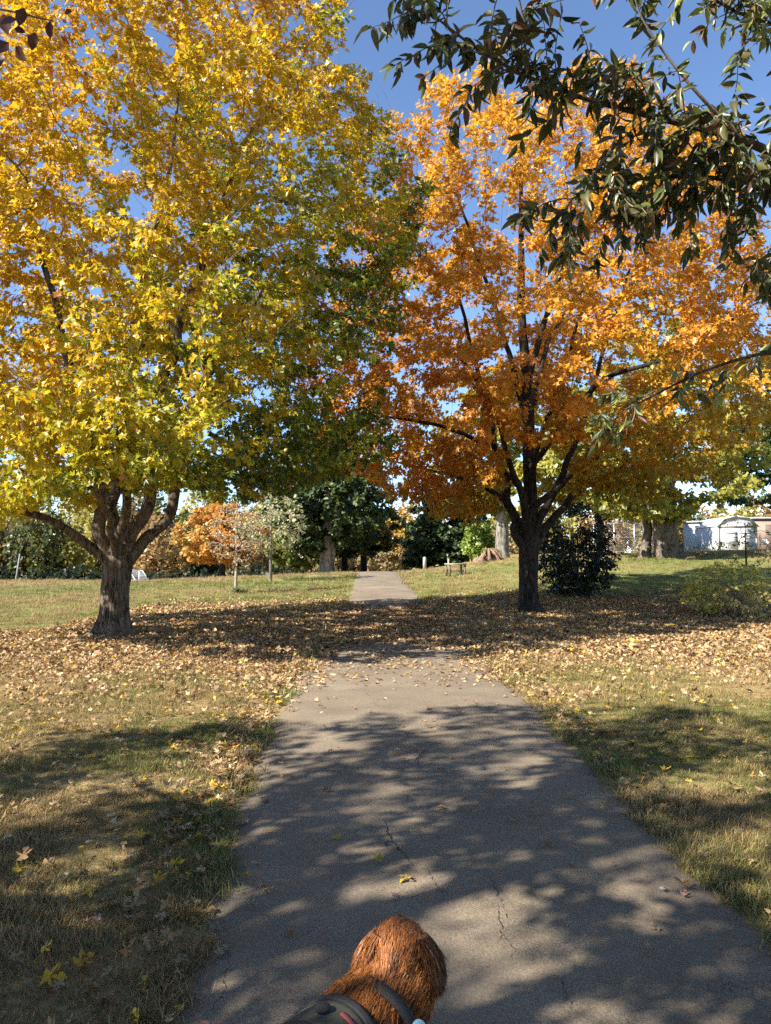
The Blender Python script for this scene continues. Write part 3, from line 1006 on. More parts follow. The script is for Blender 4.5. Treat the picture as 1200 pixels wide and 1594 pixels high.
# trees beside it, yellow-green and red-tinged
L_ = place(470, 58)
simple_tree('leafy_tree', 'light green broadleaf tree left of the dark cedar', L_, 8.0, 3.7, 0.9, 9000, 0.27, pal(*C_MIDGREEN, *C_YGREEN[:2]), 0.2, seed=45, att=420)
L_ = place(536, 60)
simple_tree('leafy_tree', 'green tree with straight dark trunk just behind the cedar', L_, 9.5, 3.0, 1.7, 8000, 0.27, pal(*C_MIDGREEN), 0.26, M_BARK_DARK, seed=46, att=380)
L_ = place(566, 64)
simple_tree('oak_tree', 'dark green oak flecked with red beside the path crest', L_, 10.8, 3.6, 2.0, 11000, 0.27,
            pal((0.05, 0.07, 0.02), (0.10, 0.12, 0.03), (0.25, 0.20, 0.03), (0.42, 0.12, 0.06)), 0.3, M_BARK_DARK, seed=47, att=480, prof=[(1.8, 1.8), (3, 3.3), (5, 3.5), (8, 2.4), (10.8, .3)])
# behind the crest
L_ = place(632, 84)
simple_tree('leafy_tree', 'golden yellow tree behind the path crest', L_, 8.2, 3.2, 1.0, 6500, 0.32, pal(*C_YELLOW, (0.5, 0.25, 0.12)), 0.22, seed=48, att=320)
L_ = place(652, 96)
simple_tree('bare_tree', 'tall bare twiggy tree rising behind the path crest', L_, 15.5, 3.6, 2.0, 700, 0.22, pal((0.42, 0.27, 0.2), (0.5, 0.33, 0.2)), 0.22, M_BARK, M_TWIG_PINK, seed=49, att=900, step=.45, dk=.6, tip=.016, clump=None, spread=.3)
for k, (px, Y, hh, rr) in enumerate([(596, 82, 4.6, 2.6), (621, 88, 4.4, 2.4), (582, 90, 5.5, 2.6)]):
    L_ = place(px, Y)
    simple_tree('shrub', ['tan leafed shrub directly behind the path crest', 'tan shrub under the golden yellow tree', 'tan shrub under the red flecked oak'][k], L_, hh, rr, 0.3, 4200, 0.30, pal(*C_TAN, (0.36, 0.33, 0.12)), 0.09, seed=50 + k, att=220, cat='shrub', trunk_top=.6)
# dark cedar right of the path
L_ = place(703, 56)
simple_tree('cedar_tree', 'wide blackish green cedar right of the path crest', L_, 6.6, 3.3, 0.2, 15000, 0.30, pal(*C_DKGREEN), 0.22, M_BARK_DARK, seed=54, att=520, mat=M_LEAF_DARK,
            prof=[(0.2, 2.9), (1.2, 3.3), (2.8, 2.9), (4.6, 1.7), (6.6, .25)], clump=1.2, cut=.25, tmpl=CLUMP)
L_ = place(660, 60)
simple_tree('cedar_tree', 'narrow green cedar left of the wide cedar', L_, 7.6, 1.6, 0.4, 6000, 0.28, pal(*C_DKGREEN, (0.1, .12, .04)), 0.14, M_BARK_DARK, seed=55, att=300, mat=M_LEAF_DARK, prof=[(0.4, 1.5), (2, 1.7), (4.5, 1.1), (7.6, .15)])
L_ = place(748, 50)
simple_tree('shrub', 'bright lime green bush left of the pale trunk', L_, 2.9, 1.2, 0.1, 2600, 0.2, pal((0.2, 0.28, 0.05), (0.35, 0.42, 0.08)), 0.06, seed=56, att=180, cat='shrub', step=.3, dk=.4)
# sycamore-like tree with pale trunk, roots torn up beside it
SY = place(781, 46)
simple_tree('sycamore_tree', 'yellow green tree with pale mottled trunk behind the orange maple', SY, 12.0, 4.8, 2.6, 13000, 0.27, pal(*C_YGREEN, (0.5, 0.38, 0.06)), 0.40, M_BARK_PALE, seed=57, att=560, lean=(0.03, 0), trunk_k=16, cut=.42)
# twin trunk tree on the right slope
TW = on_ground(1030, 868)
C_IVY = pal((0.10, 0.13, 0.03), (0.28, 0.28, 0.05), (0.45, 0.40, 0.08), (0.05, 0.08, 0.02))
simple_tree('ash_tree', 'old tree with twin leaning trunks and low leafy boughs on the right slope', TW, 12.5, 5.6, 2.1, 19000, 0.24, C_IVY, 0.33, bark_mat('bark_ash', (0.03, 0.024, 0.018), (0.21, 0.165, 0.125)), seed=58, att=720, cut=.42,
            prof=[(1.9, 2.6), (3, 4.8), (5.5, 5.6), (9, 4.5), (12.5, .6)], trunk_k=20, bark_amp=.1, lean=(-0.04, 0),
            stems=[[(0.62, -0.05, -0.1, .50), (0.50, -.05, 0.6, .38), (0.42, -.05, 1.5, .34), (0.40, -.1, 2.6, .30), (.6, -.2, 4.5, .2)], [(-0.72, 0.5, -.1, .34), (-0.62, .5, .6, .25), (-.58, .5, 2.0, .22), (-.6, .5, 4.0, .15)]])
L_ = place(1240, 44)
simple_tree('leafy_tree', 'dark green tree whose drooping boughs hang beside the sheds at right edge', L_, 13.0, 5.2, 3.0, 14000, 0.26, pal((0.03, 0.055, 0.025), (0.06, 0.09, 0.03), (0.13, 0.15, 0.04)), 0.28, M_BARK_DARK, seed=59, att=620, cut=.45, mat=M_LEAF_DARK, lean=(-0.05, 0),
            prof=[(2.6, 3.4), (4, 5.0), (7, 5.4), (10, 4.0), (13, .6)])
L_ = place(935, 48)
simple_tree('leafy_tree', 'dark green tree behind the black shrub', L_, 9.5, 3.6, 2.6, 9000, 0.25, pal((0.05, 0.08, 0.03), (0.12, 0.15, 0.04), (0.3, 0.28, 0.06)), 0.2, M_BARK_DARK, seed=60, att=420, cut=.42)


# dark evergreen shrub beside the orange maple
def shrub(name, label, loc, h, r, n, size, color, mat, seed, stems=9, twig=M_TWIG, tmpl=OVAL, prof=None, att=500, spread=.16, cut=.36, clump=.5, sr=.025):
    rg = np.random.default_rng(seed)
    st = []
    for k in range(stems):
        a = rg.random() * 2 * np.pi; q = r * rg.uniform(.25, .7); hh = h * rg.uniform(.55, .9)
        st.append([(0.05 * math.cos(a), 0.05 * math.sin(a), -0.05, sr), (q * .3 * math.cos(a), q * .3 * math.sin(a), hh * .4, sr * .8), (q * math.cos(a), q * math.sin(a), hh, sr * .35)])
    prof = prof or [(.05, r * .6), (h * .2, r * .9), (h * .5, r), (h * .8, r * .7), (h, r * .15)]
    return grow_tree(name, label, 'shrub', loc, [(0, 0, -0.1, sr * 1.2), (0, 0, h * .3, sr), (0, 0, h * .7, sr * .5)], st, lambda g: profile_points(g, att, prof, clump=clump, clump_cut=cut, shell=.35),
                     .13, 1.2, .2, .004, dict(n=n, size=size, tmpl=tmpl, color=color, spread=spread, bear=.03, center=(0, 0, h * .4), mat=mat, droop=.4), twig, twig, seed=seed, trunk_k=6, limb_k=5, limb_name='stem', trunk_name='stem')


SH = on_ground(900, 929)
shrub('evergreen_shrub', 'blackish evergreen shrub standing right beside the orange maple trunk', SH, zpx(778, SH[1]) - SH[2], 1.30, 8200, 0.105, pal((0.010, 0.016, 0.008), (0.020, 0.032, 0.013), (0.035, 0.05, 0.018)), M_LEAF_DARK, 71, stems=14,
      prof=[(.05, .6), (.5, 1.1), (1.2, 1.4), (2.0, 1.25), (2.5, .9), (2.95, .3)], att=1000, cut=.46, clump=.55)
YS = on_ground(1140, 962)
shrub('yellow_shrub', 'sparse yellow green shrub on the leaf litter at right edge', YS, 1.45, 1.15, 2300, 0.10, pal((0.62, 0.56, 0.11), (0.50, 0.47, 0.09), (0.50, 0.36, 0.16), (0.34, 0.21, 0.12)), M_LEAF, 72, stems=16, twig=plain('twig_grey', (0.2, 0.14, 0.1), .9), att=520, cut=.4, sr=.012, spread=.12)
TS = on_ground(1163, 930)
simple_tree('sapling', 'spindly sapling with few leaves rising behind the yellow shrub', TS, zpx(800, TS[1]) - TS[2], 1.1, .9, 260, 0.10, pal((0.10, 0.12, 0.03), (0.28, 0.30, 0.06), (0.35, 0.2, 0.08)), 0.035, M_BARK_DARK, M_TWIG, seed=73, att=150, step=.16, di=2, dk=.3, tip=.005, spread=.14, clump=.6, cut=.5, tmpl=OVAL, bear=.03, trunk_top=.9)
# grass tuft at the sapling's foot belongs to the sapling: small leafy suckers
L_ = on_ground(372, 924)
shrub('sucker_tuft', 'small green leafy tuft at the foot of the bare sapling', L_ + np.array([.1, 0, 0]), .28, .3, 260, .08, pal((0.05, 0.09, 0.02), (0.10, 0.15, 0.04)), M_LEAF, 74, stems=4, att=60, sr=.006)


# ------------------------------------------------------------------ far woods: one mass along the far field edge
def woods(name, label, spots, seed, ltypes, per=800, size=.52):
    rg = np.random.default_rng(seed)
    V = []; F = []; C = []; n = 0
    SV = []; SF = []; m = 0
    for (x, y, h, r, kind) in spots:
        z0 = float(gz(x, y))
        k = int(per * (h * r / 20))
        prof = [(0.1, r * .8), (h * .3, r), (h * .65, r * .85), (h, r * .2)]
        p = profile_points(rg, k, prof, shell=.6, clump=1.6, clump_cut=.38) + np.array([x, y, z0])
        c = ltypes[kind](p, rg)
        v, f, cc = place_leaves(CLUMP, p, rg.normal(size=p.shape) + [0, 0, -.3], rg.normal(size=p.shape) * .7 + SUN * .8 + [0, 0, .4], size * (0.6 + .8 * rg.random(k)), c, .2, rg)
        V.append(v); F.append(f + n); C.append(cc); n += len(v)
        a = np.array([[x, y, z0 - .2]]); bq = a + [[rg.normal() * .4, rg.normal() * .4, h * .8]]
        v, f = sticks(a, bq, np.array([.16]), np.array([.05]), 5)
        SV.append(v); SF.append(f + m); m += len(v)
    o = tag(mesh_np(name, np.vstack(V), np.vstack(F), M_LEAF, colors=np.vstack(C)), label, 'woods', kind='stuff')
    tag(mesh_np('trunks', np.vstack(SV), np.vstack(SF), M_BARK, o), kind='stuff')
    return o


rgw = np.random.default_rng(81)
LT = [pal((0.05, 0.075, 0.025), (0.10, 0.12, 0.04), (0.16, 0.17, 0.06)), pal((0.24, 0.18, 0.07), (0.34, 0.25, 0.10), (0.22, 0.19, 0.08)), pal((0.30, 0.28, 0.07), (0.42, 0.35, 0.07), (0.2, 0.2, 0.06)),
      pal((0.34, 0.20, 0.07), (0.40, 0.26, 0.09)), pal((0.014, 0.024, 0.014), (0.03, 0.045, 0.022), (0.05, 0.06, 0.03))]
sp = []
for x in np.arange(-75, -4, 2.6):
    sp.append((x + rgw.normal() * .8, 96 + rgw.normal() * 3, rgw.uniform(9.0, 13), rgw.uniform(2.6, 3.8), int(rgw.choice([0, 1, 1, 1, 1, 2, 3, 3]))))
for x in np.arange(-72, -4, 3.4):
    sp.append((x + rgw.normal() * .8, 108 + rgw.normal() * 3, rgw.uniform(13, 17), rgw.uniform(3.2, 4.4), int(rgw.choice([0, 1, 2, 3]))))
for x in np.arange(-66, -3, 1.8):
    sp.append((x + rgw.normal() * .4, 90 + rgw.normal() * 1, rgw.uniform(2.2, 3.4), rgw.uniform(1.6, 2.2), 4))
woods('woods', 'mixed autumn woods with dark hedge along the far field edge', sp, 82, LT)
sp = []
for x in np.arange(-6, 70, 3.2):
    sp.append((x + rgw.normal() * .8, 125 + rgw.normal() * 4, rgw.uniform(6.5, 11.0), rgw.uniform(2.8, 4.2), int(rgw.choice([0, 1, 2, 3, 3, 2]))))
woods('woods', 'pale orange and tan trees far behind the chain link fence', sp, 83, LT, 620, .58)

# pale poles standing in front of the woods
M_POLE = plain('pole_grey', (0.22, 0.22, 0.22), .7)
for k, (p0, p1, Y) in enumerate([((22, 908), (31, 862), 84), ((68, 862), (69, 818), 92)]):
    a = at(*p0, Y); bq = at(*p1, Y); a = np.array([a[0], Y, float(gz(a[0], Y)) - .2])
    o = MB().tube([a - a, (bq - a) * .5, bq - a], [.13, .10, .08], 8).build('pole', M_POLE)
    o.location = a
    tag(o, ['pale leaning pole at the foot of the far woods', 'pale upright pole higher up within the far woods'][k], 'pole')

# ------------------------------------------------------------------ soccer goal in the far field
M_WHITE = plain('white_paint', (0.78, 0.78, 0.76), .5, .08)
g0 = at(197, 889, 78)
gl = np.array([g0[0], 78.0, float(gz(g0[0], 78))])
goal = empty('soccer_goal', gl, 'white framed soccer goal with net beyond the yellow maple trunk', 'goal')
gh = g0[2] - gl[2]
dpt = 1.7; wid = 4.0
for s_, nm in ((0, 'post'), (1, 'post')):
    MB().tube([(0.0, s_ * wid, 0), (0.0, s_ * wid, gh)], .07, 8).build('post', M_WHITE, goal)
    MB().tube([(0.0, s_ * wid, gh), (0.35, s_ * wid, gh), (dpt, s_ * wid, .05), (0, s_ * wid, .05)], .05, 6).build('side_frame', M_WHITE, goal)
MB().tube([(0, 0, gh), (0, wid, gh)], .07, 8).build('crossbar', M_WHITE, goal)
MB().tube([(dpt, 0, .05), (dpt, wid, .05)], .05, 6).build('ground_bar', M_WHITE, goal)
net = MB()
for s_ in (0, wid):
    for q in np.arange(0.15, dpt, .18):
        top = gh if q < .35 else gh * (dpt - q) / (dpt - .35)
        net.tube([(q, s_, 0.05), (q, s_, top)], .012, 3, cap=False)
    for zz in np.arange(.2, gh, .18):
        net.tube([(0, s_, zz), (0.35 + (dpt - .35) * (1 - zz / gh), s_, zz)], .012, 3, cap=False)
for q in np.arange(.2, wid, .2):
    net.tube([(.35, q, gh), (dpt, q, .05)], .012, 3, cap=False)
for t_ in np.linspace(.1, .9, 9):
    net.tube([(.35 + (dpt - .35) * t_, 0, gh * (1 - t_)), (.35 + (dpt - .35) * t_, wid, gh * (1 - t_))], .012, 3, cap=False)
net.build('net', M_WHITE, goal)

# ------------------------------------------------------------------ bench and posts by the path crest
M_WOOD = plain('weathered_wood', (0.16, 0.115, 0.07), .85, .4, 9)
M_WOODT = plain('weathered_board', (0.30, 0.25, 0.18), .85, .35, 9)
bl = on_ground(709, 896)
bench = empty('wooden_bench', bl, 'small backless wooden bench on posts in the grass right of the path', 'bench')
bench.rotation_euler = (0, 0, R(12))
bw, bd, bh = .36, .26, .50
for x in (-bw, bw):
    for y in (-bd, bd):
        MB().box((x, y, bh / 2 - .05), (.085, .085, bh + .1)).build('leg', M_WOOD, bench)
for k in range(4):
    MB().box((0, -bd + k * bd * 2 / 3, bh + .024), (bw * 2 + .14, .16, .07)).build('seat_board', M_WOODT, bench)
MB().box((0, -bd, bh * .45), (bw * 2 - .09, .05, .07)).build('rail', M_WOOD, bench)
MB().box((0, bd, bh * .45), (bw * 2 - .09, .05, .07)).build('rail', M_WOOD, bench)
pp = place(698, 39.5)
o = MB().box((0, 0, zpx(872, 39.5) / 2 - pp[2] / 2), (.09, .09, zpx(872, 39.5) - pp[2] + .2)).box((0, 0, zpx(872, 39.5) - pp[2] + .11), (.12, .12, .03)).build('wooden_post', M_WOODT)
o.location = pp; tag(o, 'thin wooden post just behind the bench', 'post')
pp = place(661, 46)
hz = zpx(868, 46) - pp[2]
o = MB().tube([(0, 0, -.1), (0, 0, hz), (0, 0, hz + .05)], [.11, .11, .05], 10).build('bollard', plain('pale_post', (0.30, 0.28, 0.25), .8), smooth=True)
o.location = pp; tag(o, 'short pale post in front of the dark cedar', 'post')
pp = place(634, 66)
br = empty('barrier', pp, 'low whitish board barrier across the far end of the path', 'barrier')
bz = zpx(889, 66) - pp[2]
for k in range(2):
    MB().box((0, 0, bz - .22 + k * .24), (2.6, .06, .19)).build('board', M_WHITE, br)
for x in (-1.2, 0, 1.2):
    MB().box((x, .07, bz / 2), (.12, .08, bz + .2)).build('post', M_WHITE, br)

# ------------------------------------------------------------------ torn-up root mass beside the pale trunk
rm = place(766, 43.5)
rgm = np.random.default_rng(91)
root = empty('root_mound', rm, 'brown torn root mound at the foot of the pale trunk', 'stump')
th = np.linspace(0, 2 * np.pi, 28, endpoint=False); ph = np.linspace(0, np.pi / 2, 10)
T, Ph = np.meshgrid(th, ph)
dirs = np.stack([np.cos(T) * np.cos(Ph), np.sin(T) * np.cos(Ph), np.sin(Ph)], -1).reshape(-1, 3)
rad = .6 + .55 * vnoise(dirs * 3 + 5, 2) + .45 * vnoise(dirs * 7, 3)
v = dirs * rad[:, None] * np.array([.72, .5, .52]) + np.array([.25 * 0, 0, -.1])
v[:, 0] -= .35 * (1 - v[:, 2])
i = (np.arange(9)[:, None] * 28 + np.arange(28)[None, :]).ravel(); j = (np.arange(9)[:, None] * 28 + (np.arange(28)[None, :] + 1) % 28).ravel()
M_SOIL = bark_mat('root_soil', (0.09, 0.055, 0.035), (0.30, 0.19, 0.13), .8)
mesh_np('soil', v, np.stack([i, j, j + 28, i + 28], -1), M_SOIL, root, smooth=True)
for k in range(11):
    a = rgm.uniform(-.3, np.pi + .9) + np.pi; q = np.array([math.cos(a), math.sin(a), 0])
    pts = np.array([q * .2 + [-.2, 0, .70], q * .5 + [-.2, 0, .5 + rgm.normal() * .1], q * .8 + [-.2, 0, .18 + rgm.normal() * .1], q * 1.0 + [-.2, 0, -.1 + max(0, rgm.normal() * .2)]])
    pts = catmull(pts, .15)
    vv, ff = tube(pts, np.linspace(.07, .025, len(pts)), 6)
    mesh_np('root', vv, ff, M_SOIL, root, smooth=True)

# ------------------------------------------------------------------ sheds at the right
def siding(name, c, scale=4.0):
    m, nt, b_, o_ = new_mat(name)
    v = coords(nt)
    f = noise(nt, v, 2.0, 6)
    nt.links.new(ramp(nt, f, [(0.3, [k * .9 for k in c]), (.7, [min(1, k * 1.06) for k in c])]), b_.inputs['Base Color'])
    b_.inputs['Roughness'].default_value = .55
    w = nd(nt, 'ShaderNodeTexWave'); w.inputs['Scale'].default_value = scale; w.bands_direction = 'X'
    nt.links.new(v, w.inputs['Vector'])
    bump(nt, w.outputs['Fac'], .3, .02, b_)
    return m


M_SHEDW = siding('white_siding', (0.52, 0.54, 0.58))
M_SHEDT = siding('white_trim', (0.60, 0.60, 0.59), 1)
M_ROOFG = plain('grey_roof', (0.32, 0.33, 0.35), .7)
M_BROWN = siding('brown_siding', (0.23, 0.15, 0.105))


def shed(name, label, px0, px1, py_top, Y, depth, mat, roof='flat', rot=0.0, over=.12, roofmat=None):
    a = place((px0 + px1) / 2, Y)
    w = (at(px1, 860, Y) - at(px0, 860, Y))[0]
    h = zpx(py_top, Y) - a[2]
    r = empty(name, a, label, 'shed'); r.rotation_euler = (0, 0, rot)
    hw = h * (.72 if roof != 'flat' else .97)
    MB().box((0, depth / 2, hw / 2 - .1), (w, depth, hw + .2)).build('wall', mat, r)
    if roof == 'flat':
        MB().box((0, depth / 2, hw + .06), (w + over * 2, depth + over * 2, .12)).build('roof', roofmat or M_ROOFG, r)
    else:
        # gambrel: gable prism front and roof panels
        pr = [(-w / 2, hw), (-w / 2 * .62, h * .93), (0, h), (w / 2 * .62, h * .93), (w / 2, hw)]
        v = np.array([(x, y, z) for y in (0.002, depth - .002) for x, z in pr])
        mesh_np('gable', v[:5], np.array([[0, 1, 2], [0, 2, 3], [0, 3, 4]]), mat, r); mesh_np('gable', v[5:], np.array([[0, 2, 1], [0, 3, 2], [0, 4, 3]]), mat, r)
        for k in range(4):
            (x0, z0), (x1, z1) = pr[k], pr[k + 1]
            d = norm(np.array([x1 - x0, z1 - z0])); nrm_ = np.array([-d[1], d[0]])
            q = [np.array([x0, z0]) - d * (.06 if k == 0 else 0), np.array([x1, z1]) + d * (.06 if k == 3 else 0)]
            vv = []
            for yy in (-over, depth + over):
                for t_ in (0.004, .06):
                    for e in q:
                        e2 = e + nrm_ * t_
                        vv.append((e2[0], yy, e2[1]))
            mesh_np('roof_panel', np.array(vv), np.array([[0, 1, 3, 2], [4, 6, 7, 5], [0, 4, 5, 1], [2, 3, 7, 6], [0, 2, 6, 4], [1, 5, 7, 3]]), roofmat or M_SHEDT, r)
    return r, w, h, hw


s1, w1, h1, hw1 = shed('storage_shed', 'tall plain white box shed right of the twin trunk tree', 1066, 1118, 812, 52, 4.0, M_SHEDW, rot=R(-38))
MB().box((w1 * .1, -.02, hw1 * .36), (w1 * .34, .04, hw1 * .7)).build('door', M_SHEDT, s1)
s2, w2, h2, hw2 = shed('garden_shed', 'white barn-roofed shed with double doors behind the spindly sapling', 1118, 1180, 804, 49, 3.6, M_SHEDW, 'gambrel', roofmat=M_SHEDT)
for sx in (-1, 1):
    d_ = MB().box((sx * w2 * .17, -.03, hw2 * .40), (w2 * .32, .05, hw2 * .78)).build('door', M_SHEDT, s2)
    for zz in (.06, .40, .74):
        MB().box((sx * w2 * .17, -.07, hw2 * zz), (w2 * .30, .025, .07)).build('batten', M_ROOFG if False else M_SHEDW, d_)
    MB().box((sx * w2 * .03, -.075, hw2 * .42), (.03, .04, .16)).build('handle', M_BARK_DARK, d_)
for sx in (-1, 1):
    MB().box((sx * (w2 / 2 - .06), -.03, hw2 / 2), (.11, .04, hw2)).build('corner_trim', M_SHEDT, s2)
MB().box((0, -.03, hw2 + .02), (w2 - .02, .045, .1)).build('gable_trim', M_SHEDT, s2)
s3, w3, h3, hw3 = shed('outbuilding', 'brown flat roofed building at the right edge', 1172, 1330, 806, 54, 6, M_BROWN)
MB().box((-w3 * .30, -.03, hw3 * .42), (1.0, .05, hw3 * .8)).build('door', plain('brown_door', (0.12, 0.08, 0.06), .7), s3)
MB().box((w3 * .1, -.03, hw3 * .55), (1.2, .05, .9)).build('window', M_SHEDT, s3)
# folding white chair leaning by the brown building
ch = place(1192, 50)
cr = empty('lawn_chair', ch, 'white lawn chair in front of the brown building', 'chair')
for sx in (-.25, .25):
    MB().tube([(sx, 0, 0), (sx, .35, .95)], .022, 6).build('leg', M_WHITE, cr)
    MB().tube([(sx, .5, 0), (sx, 0, .62)], .022, 6).build('leg', M_WHITE, cr)
MB().box((0, .16, .44), (.5, .42, .035)).build('seat', M_WHITE, cr)
for k in range(4):
    MB().box((0, .22 + k * .035, .58 + k * .1), (.5, .02, .06)).build('back_slat', M_WHITE, cr)

# chain link fence behind the right slope
M_STEEL = plain('galvanised_steel', (0.45, 0.46, 0.47), .4, .1, 8, .1, .8)
f0 = place(925, 56); f1 = place(1020, 56)
fz = max(f0[2], f1[2])
fen = empty('chain_link_fence', (f0[0], 56, fz), 'grey chain link fence with tall post left of the twin trunk tree', 'fence')
fl = f1[0] - f0[0]; fh = 2.2
for x in np.linspace(0, fl, 4):
    MB().tube([(x, 0, -.3), (x, 0, fh)], .05, 6).build('post', M_STEEL, fen)
MB().tube([(fl * .82, .0, -.3), (fl * .82, 0, 3.6)], .07, 6).build('tall_post', M_STEEL, fen)
for zz in (.05, fh - .02, fh * .5):
    MB().tube([(0, 0, zz), (fl, 0, zz)], .03, 5).build('rail', M_STEEL, fen)
wm = MB()
for x in np.arange(-fh, fl, .16):
    x0 = max(x, 0); x1 = min(x + fh, fl)
    wm.tube([(x0, 0.02, x0 - x), (x1, 0.02, x1 - x)], .006, 3, cap=False)
    wm.tube([(x0, -.02, fh - (x0 - x)), (x1, -.02, fh - (x1 - x))], .006, 3, cap=False)
wm.build('wire_mesh', M_STEEL, fen)
# small fallen branch pile by the twin trunks
lg = on_ground(1085, 872)
o = empty('fallen_branch', lg, 'broken brown branch lying right of the twin trunks', 'branch')
for q in ([(-.5, 0, .08), (0, .05, .14), (.55, 0, .2)], [(0, .05, .14), (.25, -.2, .32), (.4, -.3, .34)]):
    pts = catmull(q, .1); vv, ff = tube(pts, np.linspace(.08, .03, len(pts)), 6); mesh_np('limb', vv, ff, M_BARK, o, smooth=True)

# ------------------------------------------------------------------ trees behind the camera that shade the near path
def out_of_view(p):
    # gap cut into the crown so sun reaches the dog's head
    h = at(600, 1450, 1.83)
    q = p - h; t = q @ SUN
    gap = np.linalg.norm(q - t[:, None] * SUN, axis=1) < .105
    return ~in_frame(p, 25) & ~gap


RT = np.array([-6.4, -0.7, 0.0]); RT[2] = float(gz(RT[0], RT[1]))
RED = pal((0.10, 0.02, 0.02), (0.17, 0.04, 0.03), (0.22, 0.07, 0.03), (0.10, 0.07, 0.03))
rt_prof = [(2.6, 2.2), (4, 3.6), (6, 4.1), (8.2, 3.3), (10.5, 1.2)]
rroot, _, _, _ = grow_tree('red_tree', 'dark red leaved tree behind the camera whose twig tips enter the top left corner', 'tree', RT,
          [(0, 0, -.15, .28), (0, 0, .1, .24), (0, 0, 1.2, .21), (.05, 0, 2.4, .2), (.1, .1, 5, .13), (.1, .1, 8.5, .04)],
          [[(.05, 0, 2.0, .12), (1.3, .9, 3.2, .09), (2.6, 2.2, 4.0, .06), (3.4, 3.1, 4.25, .03), (4.1, 3.9, 4.3, .015)], [(0, 0, 2.2, .12), (-1.2, .6, 3.6, .08), (-2.4, 1.0, 5, .04)],
           [(0, 0, 2.2, .12), (.6, -1.4, 3.8, .08), (1.0, -2.4, 5.4, .04)], [(.05, 0, 3.0, .11), (1.6, 0.2, 4.8, .08), (2.8, .4, 6.6, .04)]],
          lambda rg: profile_points(rg, 1000, rt_prof, clump=1.3, clump_cut=.42), .3, 3.5, .5, .006,
          dict(n=29000, size=.145, tmpl=OVAL2, color=RED, spread=.32, bear=.03, center=(0, 0, 6), weight=lambda q: np.where(q[:, 2] > 6.3, .6, 1.0)), M_BARK, M_TWIG, seed=101, trunk_k=16, bark_amp=.05, flare=.4, keep=out_of_view)

# the red twig tips that hang into the top left corner of the view
rgr = np.random.default_rng(7)
tw = [(-120, -40), (-40, 5), (20, 18), (60, 28), (80, 32)]
Yt = 3.3
pts = catmull(np.array([at(x, y, Yt) for x, y in tw]), .05) - RT
vv, ff = tube(pts, np.linspace(.008, .003, len(pts)), 5)
mesh_np('twig', vv, ff, M_TWIG, rroot, smooth=True)
tv, tf = OVAL
ov = tv * np.array([1.35, 1, 1])
me_red = mesh_np('leaf', ov, tf, M_LEAF_NARROW, link=False)
for (x, y, ang, s_) in [(38, 12, 200, .085), (28, 30, 250, .085), (55, 50, 200, .08), (78, 32, 190, .075), (14, 66, 215, .10), (24, 72, 150, .085), (4, 84, 190, .10), (60, -4, 80, .085), (5, 22, 170, .09), (100, 20, 95, .045), (22, 44, 100, .05)]:
    o = obj_from('leaf', me_red, rroot)
    a = R(ang)
    tip = norm(np.array([math.sin(a), rgr.normal() * .3, math.cos(a)])); nr = norm(np.array([rgr.normal() * .3, -1, rgr.normal() * .3])); nr = norm(nr - tip * tip.dot(nr))
    bi = np.cross(tip, nr)
    mm = Matrix([[bi[i] * s_, tip[i] * s_, nr[i] * s_, 0] for i in range(3)] + [[0, 0, 0, 1]])
    mm.translation = Vector(at(x, y, Yt + rgr.normal() * .05) - RT)
    o.matrix_local = mm
    o.color = (0.075 + .04 * rgr.random(), 0.017, 0.018, 1)

# an added unseen tree beyond the red one, to thicken the near left shade
ST = np.array([-9.6, -2.2, 0.0]); ST[2] = float(gz(ST[0], ST[1]))
simple_tree('red_tree', 'added unseen dark red shade tree behind and left of the camera', ST, 9.2, 2.9, 2.8, 15000, .15, RED, .18, M_BARK, seed=113, att=420, tmpl=OVAL2, cut=.25, spread=.35)

# an added unseen tree behind the camera, put there to cut sky fill
BT = np.array([-2.6, -7.0, 0.0]); BT[2] = float(gz(BT[0], BT[1]))
simple_tree('added_canopy_tree', 'added unseen broad green tree blocking sky light behind the camera', BT, 12.5, 5.4, 3.2, 15000, .26, pal(*C_MIDGREEN), .34, M_BARK, seed=111, att=620, tmpl=OVAL2, cut=.3)

# ------------------------------------------------------------------ narrow leaved tree reaching in from the right
NT = np.array([5.2, 0.6, 0.0]); NT[2] = float(gz(NT[0], NT[1]))
brA = [(1330, 300, 4.4), (1230, 255, 4.25), (1150, 215, 4.1), (1016, 181, 3.95), (900, 150, 3.85), (800, 110, 3.75), (720, 60, 3.65), (665, 15, 3.6)]
brB = [(1340, 330, 4.5), (1240, 300, 4.35), (1150, 282, 4.2), (1050, 275, 4.05), (960, 285, 3.95), (890, 310, 3.85)]
brC = [(1350, 545, 5.0), (1260, 545, 4.9), (1180, 552, 4.8), (1090, 580, 4.7), (1010, 620, 4.6), (950, 648, 4.55)]
brD = [(1340, 70, 4.7), (1240, 45, 4.6), (1150, 20, 4.5), (1080, -20, 4.4)]
brE = [(1150, 212, 4.1), (1090, 150, 4.0), (1040, 90, 3.95), (1000, 30, 3.9), (985, -15, 3.85)]
brF = [(800, 110, 3.75), (820, 60, 3.7), (810, 10, 3.65), (800, -40, 3.6)]
brG = [(1340, 400, 4.4), (1240, 390, 4.3), (1190, 400, 4.2), (1170, 420, 4.15)]


def loc_(q):
    return at(*q) - NT


def br(pts, r0, r1, head=None):
    p = [loc_(q) for q in pts]
    if head is not None:
        p = [np.array(h_) for h_ in head] + p
    r = r0 * (r1 / r0) ** np.linspace(0, 1, len(p))
    return [tuple(np.append(a, q)) for a, q in zip(p, r)]


